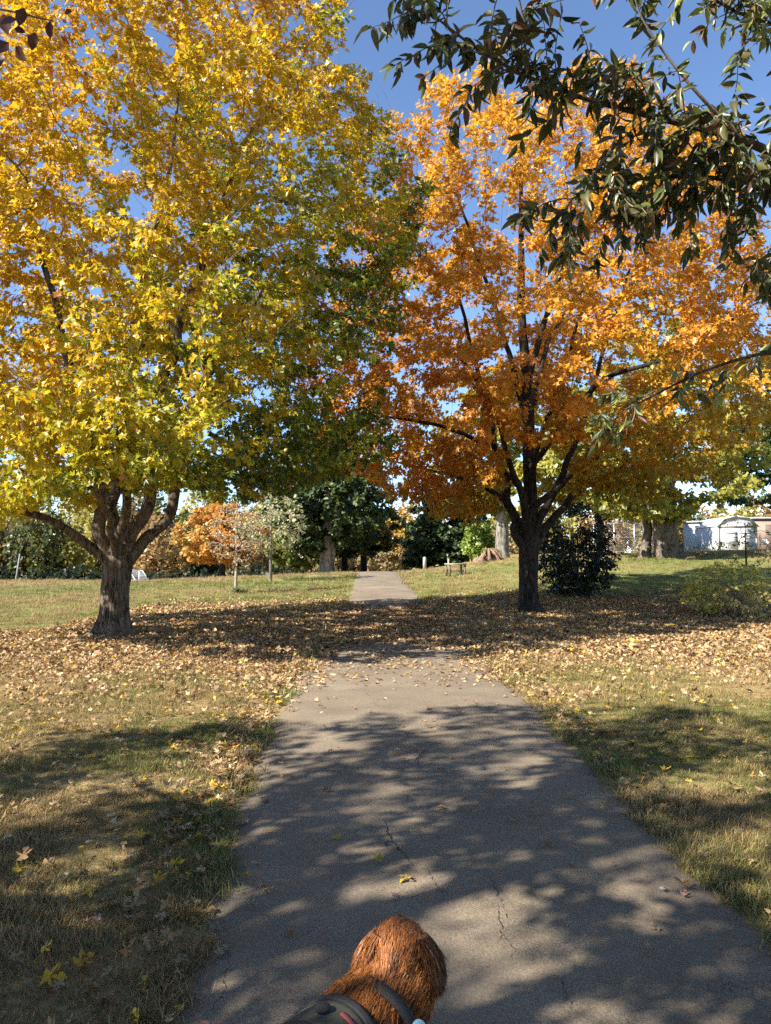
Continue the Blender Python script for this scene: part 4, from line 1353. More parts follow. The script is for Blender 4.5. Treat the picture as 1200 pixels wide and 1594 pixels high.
nlimbs = [br(brA, .075, .005, [(-.05, 0, 2.2), (-.8, 1.6, 2.75)]), br(brB, .065, .005, [(-.05, 0, 2.1), (-.9, 1.9, 2.5)]), br(brC, .05, .004, [(-.05, .0, 1.9), (-.7, 2.2, 2.15)]), br(brD, .07, .006, [(0, 0, 2.4), (-.9, 1.8, 3.6)]),
          br(brG, .05, .008, [(-.05, 0, 2.0), (-.9, 1.8, 2.5)]),
          [(0, 0, 2.2, .14), (.6, -.9, 3.6, .11), (.8, -1.6, 5.4, .06)], [(0, 0, 2.4, .14), (1.2, .6, 4.0, .09), (2.0, .8, 5.8, .04)], [(0, 0, 2.5, .13), (-1.2, -.8, 4.4, .09), (-2.0, -1.2, 6.0, .05)]]
nroot, _, _, _ = grow_tree('overhanging_tree', 'tree at right edge whose dark narrow leaved branches hang over the view', 'tree', NT,
          [(0, 0, -.15, .26), (0, 0, .1, .22), (0, 0, 1.2, .19), (0, 0, 2.3, .18), (0, 0, 4.5, .12), (0, 0, 7.5, .03)], nlimbs,
          lambda rg: profile_points(rg, 900, [(2.6, 2.0), (4, 3.6), (6, 4.0), (8, 3.0), (9.5, 1.0)], clump=1.3, clump_cut=.42), .3, 3.5, .5, .006,
          dict(n=9500, size=.17, tmpl=OVAL, color=pal((0.05, 0.08, 0.03), (0.10, 0.13, 0.04)), spread=.32, bear=.03, center=(0, 0, 5)), M_BARK, M_TWIG, seed=103, trunk_k=16, bark_amp=.05, flare=.4,
          keep=lambda p: ~in_frame(p, 60))

rgn = np.random.default_rng(17)
LP = []; LT_ = []; LN = []; LS = []; LC = []
twv = []; twf = []; tn = 0
ZUP = np.array([0, 0, 1.0])


def twig_sprays(pts, every, lmin, lmax, droop, n_leaf, dens=1.0, lit=0.0, size=.098):
    """side twigs along a branch with hanging alternate leaves"""
    global tn
    c = catmull(np.array([at(*q) for q in pts]), .03)
    t = norm(np.gradient(c, axis=0))
    s = np.concatenate([[0], np.cumsum(np.linalg.norm(np.diff(c, axis=0), axis=1))])
    pos = 0.0
    starts = []
    while pos < s[-1]:
        i = int(np.searchsorted(s, pos)); i = min(i, len(c) - 1)
        starts.append((c[i], t[i])); pos += every * rgn.uniform(.5, 1.5)
    starts.append((c[-1], t[-1])); starts.append((c[-1], t[-1]))
    for p0, td in starts:
        if rgn.random() > dens:
            continue
        rnd = rgn.normal(size=3); rnd -= td * rnd.dot(td); rnd = norm(rnd)
        d = norm(td * .6 + rnd * .9)
        L = rgn.uniform(lmin, lmax)
        m = 10
        q = [p0]
        for k in range(m):
            d = norm(d + np.array([0, 0, -droop / m]) + rgn.normal(size=3) * .09)
            q.append(q[-1] + d * L / m)
        q = np.array(q)
        v, f = tube(q, np.linspace(.0045, .0018, len(q)), 4)
        twv.append(v); twf.append(f + tn); tn += len(v)
        nl = int(n_leaf * L / .3 * rgn.uniform(.7, 1.3)) + 2
        for k in range(nl):
            u = rgn.uniform(.12, 1.0); a = u * m; i = min(int(a), m - 1)
            pp_ = q[i] + (q[i + 1] - q[i]) * (a - i)
            dd = norm(q[i + 1] - q[i])
            rr = rgn.normal(size=3); rr = norm(rr - dd * rr.dot(dd))
            tip = norm(dd * .35 + rr * .75 + np.array([0, 0, -.55]))
            nn = norm(rgn.normal(size=3) * .9 + ZUP * .5 + np.array([0, -.3, 0]))
            LP.append(pp_); LT_.append(tip); LN.append(nn); LS.append(size * rgn.uniform(.65, 1.2))
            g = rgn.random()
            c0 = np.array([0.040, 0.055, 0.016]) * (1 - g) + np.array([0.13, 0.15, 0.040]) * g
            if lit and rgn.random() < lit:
                c0 = np.array([0.32, 0.34, 0.08])  # sunlit leaves: the brightness is put into their colour
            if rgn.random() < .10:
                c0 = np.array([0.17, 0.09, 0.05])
            LC.append(c0)


twig_sprays(brA[1:], .075, .22, .55, .9, 15)
twig_sprays(brA[3:], .075, .15, .40, .6, 10)
twig_sprays(brB[1:], .065, .20, .50, 1.2, 15)
twig_sprays(brB[1:5], .07, .20, .50, .6, 13)
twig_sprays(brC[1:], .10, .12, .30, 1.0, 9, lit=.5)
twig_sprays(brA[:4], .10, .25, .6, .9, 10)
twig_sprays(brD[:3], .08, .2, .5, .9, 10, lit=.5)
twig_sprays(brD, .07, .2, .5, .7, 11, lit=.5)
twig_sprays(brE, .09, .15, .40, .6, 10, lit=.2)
twig_sprays(brF, .09, .15, .35, .6, 10)
twig_sprays(brG, .07, .15, .3, 1.0, 10)
for q, r0 in ((brE, .012), (brF, .010)):
    p_ = catmull(np.array([at(*k) for k in q]), .05) - NT
    vv, ff = tube(p_, np.linspace(r0, .004, len(p_)), 6); mesh_np('limb', vv, ff, M_TWIG, nroot, smooth=True)
tag(mesh_np('twigs', np.vstack(twv) - NT, np.vstack(twf), M_TWIG, nroot), kind='stuff')
LP = np.array(LP); LT_ = np.array(LT_); LN = np.array(LN); LS = np.array(LS); LC = np.array(LC)
print('overhang leaves', len(LP))
vis = in_frame(LP, 0)
_, _, dd_ = project(LP)
order = np.argsort(-(LS / np.maximum(dd_, .1)) * vis)
single = order[:300]; rest = order[300:]
me_nar = []
for k in range(4):
    tv, tf = NARROW
    w = tv.copy(); w[:, 2] *= (.5 + .5 * k); w[:, 0] *= (.85 + .13 * k); w[:, 0] += .05 * (k - 1.5) * w[:, 1] ** 2
    me_nar.append(mesh_np('leaf', w, tf, M_LEAF_NARROW, link=False, smooth=True))
for q, i in enumerate(single):
    o = obj_from('leaf', me_nar[q % 4], nroot)
    tip = norm(LT_[i]); nr = norm(LN[i] - tip * tip.dot(LN[i])); bi = np.cross(tip, nr); s_ = LS[i]
    mm = Matrix([[bi[k] * s_, tip[k] * s_, nr[k] * s_, 0] for k in range(3)] + [[0, 0, 0, 1]])
    mm.translation = Vector(LP[i] - NT)
    o.matrix_local = mm
    o.color = (*LC[i], 1)
v, f, c = place_leaves(NARROW, LP[rest] - NT, LT_[rest], LN[rest], LS[rest], LC[rest])
tag(mesh_np('leaves', v, f, leaf_mat('leaf_narrow_mass', trans=.30, rough=.38, spec=.5), nroot, colors=c, smooth=True), kind='stuff')

# ------------------------------------------------------------------ fallen leaves
rgl = np.random.default_rng(55)


def litter_density(x, y):
    """leaves per square metre"""
    ps = path_side(x, y)
    dy_ = np.hypot(x - YM[0], y - YM[1]); do = np.hypot(x - OM[0], y - OM[1])
    under = np.maximum(np.exp(-(dy_ / 5.2) ** 2), np.exp(-(do / 6.0) ** 2))
    band = sstep(8.5, 11.5, y) * (1 - sstep(20.5, 24.5, y)) * (1 - sstep(9, 14, np.abs(x - 1)))
    n1 = vnoise(np.stack([x * .9, y * .9, x * 0], -1), 31); n2 = vnoise(np.stack([x * 3, y * 3, x * 0], -1), 32)
    d = 36 + 640 * np.clip(under * 1.1 + band * .55, 0, 1) ** 1.2 * (.45 + .8 * n1) * (.5 + n2)
    d = d * (1 - .97 * sstep(22.5, 26, y + (n1 - .5) * 4))
    left = x < 0
    d = d * np.where((x < -7) & (y > 13.5), np.exp(-((-7 - x) / 2.0) ** 2) * (1 - sstep(13.5, 15.5, y)), 1)
    # the drift of leaves that lines the left edge of the path
    edge = np.exp(-((ps - .10) / .30) ** 2) * np.where(left, 1.25, .45) * (1 - sstep(20, 24, y)) * (.25 + .75 * sstep(3.0, 7.0, y))
    d = d + 420 * edge * (.4 + n2)
    onp = ps < 0
    pd = 2.6 + 5 * sstep(4.5, 8, y) + 150 * sstep(8.0, 11.0, y) * np.clip(n1 * 2.2 - .5, 0, 1.2) + 400 * sstep(11.0, 13.2, y + (n1 - .5) * 3) * (1 - sstep(19.5, 21.8, y))
    pd = pd + (60 * left + 380 * sstep(6.5, 9.5, y)) * np.exp(-((ps) / (.16 + .22 * sstep(7, 10, y))) ** 2) * (1 - sstep(20, 23, y))
    pd = np.where(y > 22.5, 1.2, pd)
    d = np.where(onp, pd * (.4 + 1.2 * n2), d)
    d = np.where((y < 5.5) & ~onp & ~left, d * .45, d)
    d = np.where((y < 6.5) & ~onp & left, d * (1.2 - .0 * y), d)
    return d


cells = []
tot = []
N = 1100000
x = rgl.uniform(-11, 15, N); y = np.concatenate([rgl.uniform(1.4, 9, int(N * .3)), rgl.uniform(9, 27, N - int(N * .3))])
rng_area = np.where(np.arange(N) < int(N * .3), 26 * 7.6 / (N * .3), 26 * 18 / (N * .7))
pr = litter_density(x, y) * rng_area
keep = rgl.random(N) < pr
x, y = x[keep], y[keep]
p3 = np.stack([x, y, path_z(x, y)], -1)
px_, py_, dd_ = project(p3)
keep = (px_ > -60) & (px_ < 1260) & (py_ < 1660)
x, y, p3 = x[keep], y[keep], p3[keep]
n = len(x)
print('fallen leaves', n)
onp = path_side(x, y) < 0
grassy = ~onp
p3[:, 2] += np.where(onp, .006 + .012 * rgl.random(n), .022 + .035 * rgl.random(n))
ang = rgl.random(n) * 2 * np.pi
tip = np.stack([np.cos(ang), np.sin(ang), rgl.normal(size=n) * np.where(onp, .10, .32)], -1)
nrm = np.stack([rgl.normal(size=n) * np.where(onp, .16, .5), rgl.normal(size=n) * np.where(onp, .16, .5), np.ones(n)], -1)
flip = rgl.random(n) < .4
nrm[flip] *= -1
size = np.clip(rgl.lognormal(-3.06, .30, n), .022, .09)
LIT = np.array([(0.40, 0.265, 0.125), (0.47, 0.33, 0.17), (0.31, 0.185, 0.085), (0.54, 0.41, 0.24), (0.19, 0.11, 0.055), (0.60, 0.38, 0.04), (0.46, 0.21, 0.06), (0.40, 0.21, 0.14)])
LNAME = ['tan', 'tan', 'brown', 'buff', 'chocolate', 'yellow', 'orange', 'reddish']
ci = rgl.choice(8, n, p=[.25, .21, .22, .10, .13, .03, .03, .03])
near_y = (y < 8) & (rgl.random(n) < .10)
ci[near_y] = 5
c = LIT[ci] * (.6 + .7 * rgl.random((n, 1)))


def curl_variants(k, rg):
    """maple leaves in different states of drying: folded, cupped, twisted; denser outline for close view"""
    out = []
    half = [(0, 0), (.12, -.05), (.42, .00), (.30, .13), (.20, .25), (.40, .36), (.58, .60), (.36, .54), (.14, .55), (.19, .76), (0, 1.0)]
    o = half + [(-a, b_) for a, b_ in half[-2:0:-1]]
    o = np.array(o, dtype=float)
    m = len(o)
    cen = np.array([[0, .30]])
    midr = np.array([[0, .62]])
    P2 = np.vstack([o, cen, midr])
    tri = []
    for a in range(m):
        b_ = (a + 1) % m
        mid = (o[a] + o[b_]) / 2
        tri.append([a, b_, m if mid[1] < .5 else m + 1])
    tri += [[4, 5, m], [8, m + 1, m], [m - 8, m, m + 1]]
    for _ in range(k):
        f_, cu, tw = rg.uniform(-.2, .55), rg.uniform(-.6, .6), rg.normal() * .6
        z = f_ * np.abs(P2[:, 0]) * .9 + cu * (P2[:, 1] - .3) ** 2 + tw * P2[:, 0] * (P2[:, 1] - .2) * .8 + rg.normal(size=len(P2)) * .04
        xx = P2[:, 0] * (1 - .35 * abs(f_))
        v = np.column_stack([xx, P2[:, 1], z])
        stem = np.array([[.012, .02, 0], [-.012, .02, 0], [.05 * tw - .008, -.42, .05], [.05 * tw + .008, -.42, .05]])
        v = np.vstack([v, stem])
        q = len(P2)
        out.append((v, np.array(tri + [[q, q + 1, q + 2], [q, q + 2, q + 3]])))
    return out


CV = curl_variants(7, rgl)
_, _, dep = project(p3)
insideview = in_frame(p3, -8)
score = size / dep * insideview * np.where(nrm[:, 2] > 0, 1, 1) * np.where(onp, 1.25, 1)
order = np.argsort(-score)
# leaves singled out in the photograph: (px, py, size, colour, label)
SPECIAL = [
    (517, 1319, .085, (0.70, 0.45, 0.02), 'bright yellow fallen leaf lying alone on the path ahead of the dog', 20),
    (588, 1360, .095, (0.66, 0.44, 0.03), 'yellow fallen maple leaf on the path nearest the dog', 80),
    (615, 1417, .075, (0.58, 0.34, 0.28), 'small pinkish fallen leaf on the path just above the dog head', 90),
    (1070, 1394, .14, (0.50, 0.27, 0.09), 'long curled orange brown leaf on the right side of the path', 100),
    (1064, 1411, .085, (0.50, 0.30, 0.24), 'pale pink fallen leaf below the long curled brown leaf', 60),
    (1030, 1400, .065, (0.48, 0.46, 0.46), 'pale grey fallen leaf beside the pink leaf on the path', 30),
    (340, 1503, .11, (0.30, 0.31, 0.19), 'grey green fallen leaf on the path near its left edge', 70),
    (408, 1400, .10, (0.52, 0.36, 0.14), 'tan star shaped leaf on the path left of the dog', 10),
    (397, 1428, .09, (0.45, 0.33, 0.19), 'pale curled leaf with long stalk on the path left of the dog', 150),
    (353, 1351, .06, (0.60, 0.24, 0.16), 'small salmon red leaf at the left edge of the path', 40),
    (437, 1219, .085, (0.60, 0.36, 0.08), 'orange tan leaf on the shaded path upper left', 100),
    (937, 1270, .085, (0.40, 0.24, 0.09), 'crumpled brown leaf standing on the path near the right verge', 20),
    (967, 1250, .10, (0.50, 0.30, 0.05), 'flat mustard brown leaf at the right edge of the path', 90),
    (800, 1293, .10, (0.46, 0.29, 0.12), 'pale brown flat leaf on the middle of the path', 95),
    (886, 1254, .075, (0.50, 0.34, 0.12), 'small ochre leaf on the path left of the crumpled brown leaf', 75),
    (715, 1276, .07, (0.26, 0.27, 0.08), 'olive green fallen leaf right of the path centre', 30),
    (682, 1319, .07, (0.22, 0.21, 0.14), 'small dark grey leaf near the long path crack', 100),
    (952, 1363, .05, (0.55, 0.27, 0.10), 'tiny orange leaf on the path below the brown leaves', 40),
    (1143, 1240, .20, (0.52, 0.38, 0.12), 'big curled ochre leaf on the right grass verge', 70),
    (193, 1507, .10, (0.46, 0.21, 0.07), 'upright orange leaf standing in the left grass', 15),
    (67, 1543, .13, (0.68, 0.40, 0.02), 'bright yellow orange maple leaf in the left grass near the bottom', 0),
    (265, 1360, .12, (0.62, 0.42, 0.03), 'large yellow maple leaf in the grass by the left path edge', 0),
    (240, 1388, .10, (0.62, 0.36, 0.03), 'yellow maple leaf half sunk in the left grass', 40),
    (25, 1373, .12, (0.66, 0.44, 0.03), 'yellow maple leaf at the far left in shaded grass', 80),
    (150, 1453, .09, (0.58, 0.38, 0.27), 'pale peach leaf lying in the left grass', 90),
    (118, 1527, .13, (0.60, 0.33, 0.03), 'yellow orange leaf right beside the bright maple leaf at bottom', 60),
]
me_cv = [mesh_np('fallen_leaf', v_, f_, M_LEAF_OBJ, link=False) for v_, f_ in CV]


def add_leaf(k, pos, tp, nr, s_, colr, label, group):
    tp = norm(tp); nr = norm(nr - tp * tp.dot(nr)); bi = np.cross(tp, nr)
    o = obj_from('fallen_leaf', me_cv[k])
    mm = Matrix([[bi[i] * s_, tp[i] * s_, nr[i] * s_, pos[i]] for i in range(3)] + [[0, 0, 0, 1]])
    o.matrix_world = mm
    o.color = (*[float(min(1, q)) for q in colr], 1)
    tag(o, label, 'leaf', group)
    return o


for k, (px, py, s_, colr, lab, an) in enumerate(SPECIAL):
    g = on_ground(px, py)
    on = path_side(g[0], g[1]) < 0
    g[2] = float(path_z(g[0], g[1])) + (.012 if on else .045)
    a = R(an)
    up = 'standing' in lab
    tp = np.array([math.cos(a), math.sin(a), 1.6 if up else .08]); nr = np.array([.1, -.5 if not on else 0.05, .8])
    add_leaf(k % 7, g, tp, nr, s_ * .62, colr, lab, 'fallen leaves')
NS = 300 - len(SPECIAL)
single = order[:NS]
bins = {}
for q, i in enumerate(single):
    cn = LNAME[ci[i]]
    kv = int(rgl.integers(0, 7))
    lx, ly, _ = project(p3[i]); lx, ly = float(lx[0]), float(ly[0])
    sz = 'tiny' if size[i] < .05 else ('small' if size[i] < .07 else 'broad')
    row = 'bottom of view' if ly > 1490 else ('level with the dog head' if ly > 1410 else ('just beyond the dog' if ly > 1330 else ('well beyond the dog' if ly > 1240 else 'far beyond the dog')))
    if onp[i]:
        where = 'on the path, ' + ('left half' if lx < 560 else ('middle' if lx < 760 else 'right half'))
    elif x[i] < 0:
        where = 'in the left grass' + (' at far left' if lx < 110 else (' by the path' if path_side(x[i], y[i]) < .35 else ' midway'))
    else:
        where = 'in the right grass' + (' at far right' if lx > 1110 else (' by the path' if path_side(x[i], y[i]) < .35 else ' midway'))
    add_leaf(kv, p3[i], tip[i], nrm[i], size[i] * 1.05, c[i] * .95, '%s %s fallen leaf %s, %s' % (sz, cn, where, row), 'fallen leaves')
rest = order[NS:]
far = dep[rest] > 7.5
vfar = dep[rest] > 11
V = []; F = []; CC = []; nn_ = 0
for k in range(7):
    s_ = rest[~far][k::7]
    v, f, cc = place_leaves(CV[k], p3[s_], tip[s_], nrm[s_], size[s_], c[s_])
    V.append(v); F.append(f + nn_); CC.append(cc); nn_ += len(v)
for k, (zf, cu) in enumerate([(.5, .5), (.9, -.3), (.2, .9)]):
    s_ = rest[far & ~vfar][k::3]
    t4 = np.array([[0, 1, 3], [0, 3, 5], [0, 5, 7], [0, 7, 9]])
    tm = (np.column_stack([MAPLE[0][:, 0], MAPLE[0][:, 1], zf * np.abs(MAPLE[0][:, 0]) - cu * MAPLE[0][:, 1] ** 2 * .6]), t4)
    for s_, q4 in ((s_, MAPLE[1]), (rest[vfar][k::3], t4)):
        v, f, cc = place_leaves((tm[0], q4), p3[s_], tip[s_], nrm[s_], size[s_], c[s_], .12, rgl)
        V.append(v); F.append(f + nn_); CC.append(cc); nn_ += len(v)
tag(mesh_np('leaf_litter', np.vstack(V), np.vstack(F), M_LEAF_DRY, colors=np.vstack(CC)), 'carpet of dry tan maple leaves under the two maples', 'leaf litter', kind='stuff')

# ------------------------------------------------------------------ the dog
def dog():
    rg = np.random.default_rng(5)
    wit = at(535, 1556, 1.66)                                        # top of the shoulders
    hd = norm(np.array([.52, .85, 0])); sd = np.array([hd[1], -hd[0], 0])   # heading, right hand side
    gz0 = .04
    W = np.array([wit[0], wit[1], 0])

    def L(f, r, z):                                                   # forward, right, height from the withers' foot
        return W + hd * f + sd * r + np.array([0, 0, z])
    root = empty('dog', L(-.25, 0, gz0), 'red brown long haired dog in an olive harness seen from behind on the path', 'dog')
    O = np.array(root.location)
    mb = MB()

    def ell(c, rx, ry, rz, ax=None, n=14):
        th = np.linspace(0, 2 * np.pi, 2 * n, endpoint=False); ph = np.linspace(-np.pi / 2 + .02, np.pi / 2 - .02, n)
        T, Ph = np.meshgrid(th, ph)
        q = np.stack([np.cos(T) * np.cos(Ph) * rx, np.sin(T) * np.cos(Ph) * ry, np.sin(Ph) * rz], -1).reshape(-1, 3)
        ax = ax if ax is not None else np.stack([sd, hd, ZUP])
        q = q @ ax + c - O
        i = (np.arange(n - 1)[:, None] * 2 * n + np.arange(2 * n)[None]).ravel(); j = (np.arange(n - 1)[:, None] * 2 * n + (np.arange(2 * n)[None] + 1) % (2 * n)).ravel()
        mb.add(q, np.stack([i, j, j + 2 * n, i + 2 * n], -1))

    def limb(pts, r, k=12):
        q = catmull(np.array([np.append(p - O, a) for p, a in zip(pts, r)]), .03)
        mb.tube(q[:, :3], q[:, 3], k)
    # trunk of the body
    limb([L(.10, 0, .37), L(.02, 0, .375), L(-.15, 0, .37), L(-.35, 0, .385), L(-.50, 0, .385), L(-.57, 0, .37)], [.10, .135, .135, .118, .112, .07], 16)
    ell(L(.03, 0, .41), .115, .13, .12)
    # neck and ruff
    Hc = at(621, 1484, 1.83)                                          # middle of the skull
    limb([L(.0, 0, .42), L(.07, .0, .45), (L(.10, 0, .47) + Hc) / 2 - ZUP * .02, Hc - hd * .02 - ZUP * .02], [.105, .100, .078, .062], 16)
    ell(L(.12, .03, .37), .10, .09, .12)
    face = norm(np.array([.12, 1.0, -.12])); fr = norm(np.cross(face, ZUP)); fu = np.cross(fr, face)
    fax = np.stack([fr, face, fu])
    ell(at(634, 1535, 1.80), .062, .06, .085, fax)
    ell(Hc - fu * .035 - face * .02, .064, .06, .06, fax)
    ell(Hc + fu * .028, .068, .062, .040, fax)
    ell(Hc, .064, .088, .066, fax)
    ell(Hc + face * .02 + fu * .012, .062, .070, .060, fax)
    ell(Hc + face * .085 - fu * .018, .045, .06, .042, fax)          # stop and muzzle
    ell(Hc + face * .135 - fu * .03, .036, .05, .034, fax)
    for s in (-1, 1):
        ell(Hc + fr * s * .05 - fu * .03 + face * .01, .04, .05, .045, fax)
    # tail
    limb([L(-.56, 0, .40), L(-.66, .02, .43), L(-.76, .05, .50), L(-.80, .08, .60)], [.05, .045, .05, .02], 10)
    # legs
    for s in (-1, 1):
        o = .03 * s
        limb([L(.03 + o, s * .075, .36), L(.0 + o, s * .09, .26), L(.03 + o, s * .085, .14), L(.03 + o, s * .085, .07), L(.065 + o, s * .085, .045)], [.065, .05, .036, .03, .034], 10)
        limb([L(-.46, s * .075, .36), L(-.40 - o, s * .095, .25), L(-.50 - o, s * .09, .16), L(-.47 - o, s * .09, .07), L(-.435 - o, s * .09, .046)], [.085, .065, .034, .03, .034], 10)
    raw = mb.build('raw', None)
    m = raw.modifiers.new('r', 'REMESH'); m.mode = 'VOXEL'; m.voxel_size = .011
    m = raw.modifiers.new('s', 'SMOOTH'); m.factor = .5; m.iterations = 7
    dg = bpy.context.evaluated_depsgraph_get()
    me = bpy.data.meshes.new_from_object(raw.evaluated_get(dg))
    bpy.data.objects.remove(raw, do_unlink=True)
    for p in me.polygons: p.use_smooth = True

    fm, nt, bs, out = new_mat('dog_fur')
    v = coords(nt)
    f1 = noise(nt, v, 14, 5)
    hi = nt.nodes.new('ShaderNodeHairInfo')
    cc = ramp(nt, f1, [(.3, (0.21, 0.064, 0.013)), (.7, (0.46, 0.165, 0.036))])
    a = nt.nodes.new('ShaderNodeAttribute'); a.attribute_name = 'Col'
    c2 = mixc(nt, 1.0, cc, a.outputs['Color'], 'MULTIPLY')
    nt.links.new(c2, bs.inputs['Base Color'])
    bs.inputs['Roughness'].default_value = .45
    bs.inputs['Specular IOR Level'].default_value = .3
    sk, nt2, bs2, _ = new_mat('dog_skin')
    f2 = noise(nt2, coords(nt2), 14, 5)
    nt2.links.new(ramp(nt2, f2, [(.3, (0.10, 0.032, 0.008)), (.7, (0.20, 0.068, 0.016))]), bs2.inputs['Base Color'])
    bs2.inputs['Roughness'].default_value = .8
    me.materials.clear(); me.materials.append(sk)
    obj_from('body', me, root)
    me.name = 'body'

    # ears: soft hanging flaps with thickness
    def ear(s):
        n, k = 9, 7
        base = Hc + fr * s * .046 + fu * .048 - face * .020
        down = norm(-fu * 1.0 + fr * s * .20 - face * .16)
        wd = norm(face * .90 + fr * s * .40); bn = norm(-face * .40 + fr * s * .90)
        g = []
        for side in (0, 1):
            for i in range(n):
                t = i / (n - 1)
                w = .016 + .024 * math.sin(math.pi * min(1, .15 + t * .75))
                cpt = base + down * (.098 * t) + fr * s * .022 * math.sin(t * 2.4)
                for j in range(k):
                    u = j / (k - 1) * 2 - 1
                    bulge = .016 * (1 - u * u) * (1 if side == 0 else -.2)
                    g.append(cpt + wd * (u + .25) * w + bn * (bulge + .004) - O)
        g = np.array(g); q = n * k
        i = (np.arange(n - 1)[:, None] * k + np.arange(k - 1)[None]).ravel()
        f = np.stack([i, i + 1, i + k + 1, i + k], -1)
        rim = []
        b_ = [i_ * k for i_ in range(n)] + [(n - 1) * k + j for j in range(1, k)] + [i_ * k + k - 1 for i_ in range(n - 2, -1, -1)] + [j for j in range(k - 2, 0, -1)]
        for x0, x1 in zip(b_, b_[1:] + b_[:1]):
            rim.append([x0, x1, x1 + q, x0 + q])
        e = mesh_np('ear', g, np.vstack([f, f[:, ::-1] + q, np.array(rim)]), sk, root, smooth=True)
        return e, g[:q], f, bn, down
    ears = [ear(-1), ear(1)]

    # fur strands as thin tapering ribbons
    def strands(name, pts, nr, flow, length, colr, parent, n_seg=2, wid=.00055, lift=.14):
        n = len(pts)
        flow = flow - nr * np.sum(flow * nr, 1, keepdims=True) * .9
        d = norm(norm(flow) + nr * lift + rg.normal(size=pts.shape) * .16)
        side = norm(np.cross(d, nr + rg.normal(size=pts.shape) * .5))
        rings = []
        p = pts.copy()
        seg = (length / n_seg)[:, None]
        for k in range(n_seg + 1):
            w = wid * (1 - (k / n_seg) ** 1.6) + .00012
            rings.append(np.stack([p - side * w, p + side * w], 1))
            d = norm(d - nr * .13 + np.array([0, 0, -.06]) + rg.normal(size=pts.shape) * .06)
            p = p + d * seg
        V = np.stack(rings, 1).reshape(n, -1, 3)
        m = (n_seg + 1) * 2
        base = np.arange(n)[:, None] * m
        F = np.concatenate([np.stack([base[:, 0] + 2 * k, base[:, 0] + 2 * k + 1, base[:, 0] + 2 * k + 3, base[:, 0] + 2 * k + 2], -1) for k in range(n_seg)])
        return tag(mesh_np(name, V.reshape(-1, 3), F, fm, parent, colors=np.repeat(colr, m, 0), smooth=True), kind='stuff')

    nf = len(me.polygons)
    cen = np.zeros(nf * 3); me.polygons.foreach_get('center', cen); cen = cen.reshape(-1, 3)
    no = np.zeros(nf * 3); me.polygons.foreach_get('normal', no); no = no.reshape(-1, 3)
    ar = np.zeros(nf); me.polygons.foreach_get('area', ar)
    rr_ = cen + O - W
    fw = rr_ @ hd
    wgt = ar * np.where(fw > -.12, 1.0, .10) * np.where(rr_[:, 2] > .30, 1.0, .3)
    wgt = wgt * np.where(cen[:, 2] < .10, .25, 1) * np.where((fw < .0) & (fw > -.20) & (rr_[:, 2] > .30), 0.02, 1)
    N = 70000
    pick = rg.choice(nf, N, p=wgt / wgt.sum())
    pos = cen[pick] + rg.normal(size=(N, 3)) * .004
    nr = no[pick]
    dh = np.linalg.norm(pos + O - Hc, axis=1)
    fl = np.repeat(-hd[None], N, 0) + np.array([0, 0, -.55])
    headw = np.exp(-(dh / .10) ** 3)[:, None]
    fl = fl * (1 - headw) + (-face * 1.0 - fu * .25)[None] * headw
    ln = np.where(dh < .095, .016, .040) * (.6 + .8 * rg.random(N))
    ln = np.where((pos[:, 2] < .26), .03 * (.6 + .8 * rg.random(N)), ln)
    shade = (.35 + 1.0 * vnoise(pos * 45, 3)[:, None]) * np.ones((1, 3)) * (.6 + .8 * rg.random((N, 1)))
    mid = np.abs((pos + O - Hc) @ fr); crease = np.exp(-(mid / .010) ** 2) * (dh < .10)
    neckd = np.clip((dh - .07) / .09, 0, 1)
    shade = shade * (1 - .45 * crease[:, None]) * (1 - .35 * neckd[:, None])  # shade of head crease and neck put into the strand colour
    strands('fur', pos - nr * .003, nr, fl, ln, shade, root)
    for e, g, f, bn, down in ears:
        k = 8000
        q = f[rg.integers(0, len(f), k)]
        u = rg.random((k, 2))
        pos = (g[q[:, 0]] * ((1 - u[:, :1]) * (1 - u[:, 1:])) + g[q[:, 1]] * (u[:, :1] * (1 - u[:, 1:])) + g[q[:, 3]] * ((1 - u[:, :1]) * u[:, 1:]) + g[q[:, 2]] * (u[:, :1] * u[:, 1:]))
        s = 1 if e is ears[1][0] else -1
        nr = norm(np.repeat(bn[None], k, 0) + (pos - np.mean(g, 0)) * 5)
        sh = (.33 if s > 0 else .75) * (.5 + .8 * rg.random((k, 1))) * np.ones((1, 3))  # right ear darker than left: its shade is put into the colour
        strands('ear_fur', pos, nr, np.repeat(down[None], k, 0), .024 * (.6 + .8 * rg.random(k)), sh, e, wid=.0008, lift=.42)

    # harness saddle, wrapped over the back behind the shoulders
    M_OL = plain('olive_canvas', (0.06, 0.058, 0.040), .85, .25, 40, .4)
    M_BLK = plain('black_webbing', (0.012, 0.012, 0.013), .7, .3, 60, .5)
    M_RED = plain('red_patch', (0.20, 0.04, 0.04), .7, .2, 40)
    hn = empty('harness', (0, 0, 0)); hn.parent = root

    def wrap(f0, f1, a0, a1, off, nf_=12, na=24, zc=.372, rr=.138, thick=.008, bul=0.0):
        V = []
        for lay in (1, 0):
            for i in range(nf_):
                t = i / (nf_ - 1); ff_ = f0 + (f1 - f0) * t
                for j in range(na):
                    a_ = a0 + (a1 - a0) * j / (na - 1)
                    # arc bows forwards on the flanks
                    fo = ff_ - .05 * (math.sin(a_)) ** 2
                    r_ = rr + off + (thick if lay else 0) + bul * math.sin(math.pi * t)
                    zt = 1.0 + .10 * max(0, math.cos(a_))
                    V.append(L(fo, r_ * math.sin(a_), zc + r_ * math.cos(a_) * zt) - O)
        V = np.array(V); q = nf_ * na
        i = (np.arange(nf_ - 1)[:, None] * na + np.arange(na - 1)[None]).ravel()
        f = np.stack([i, i + na, i + na + 1, i + 1], -1)
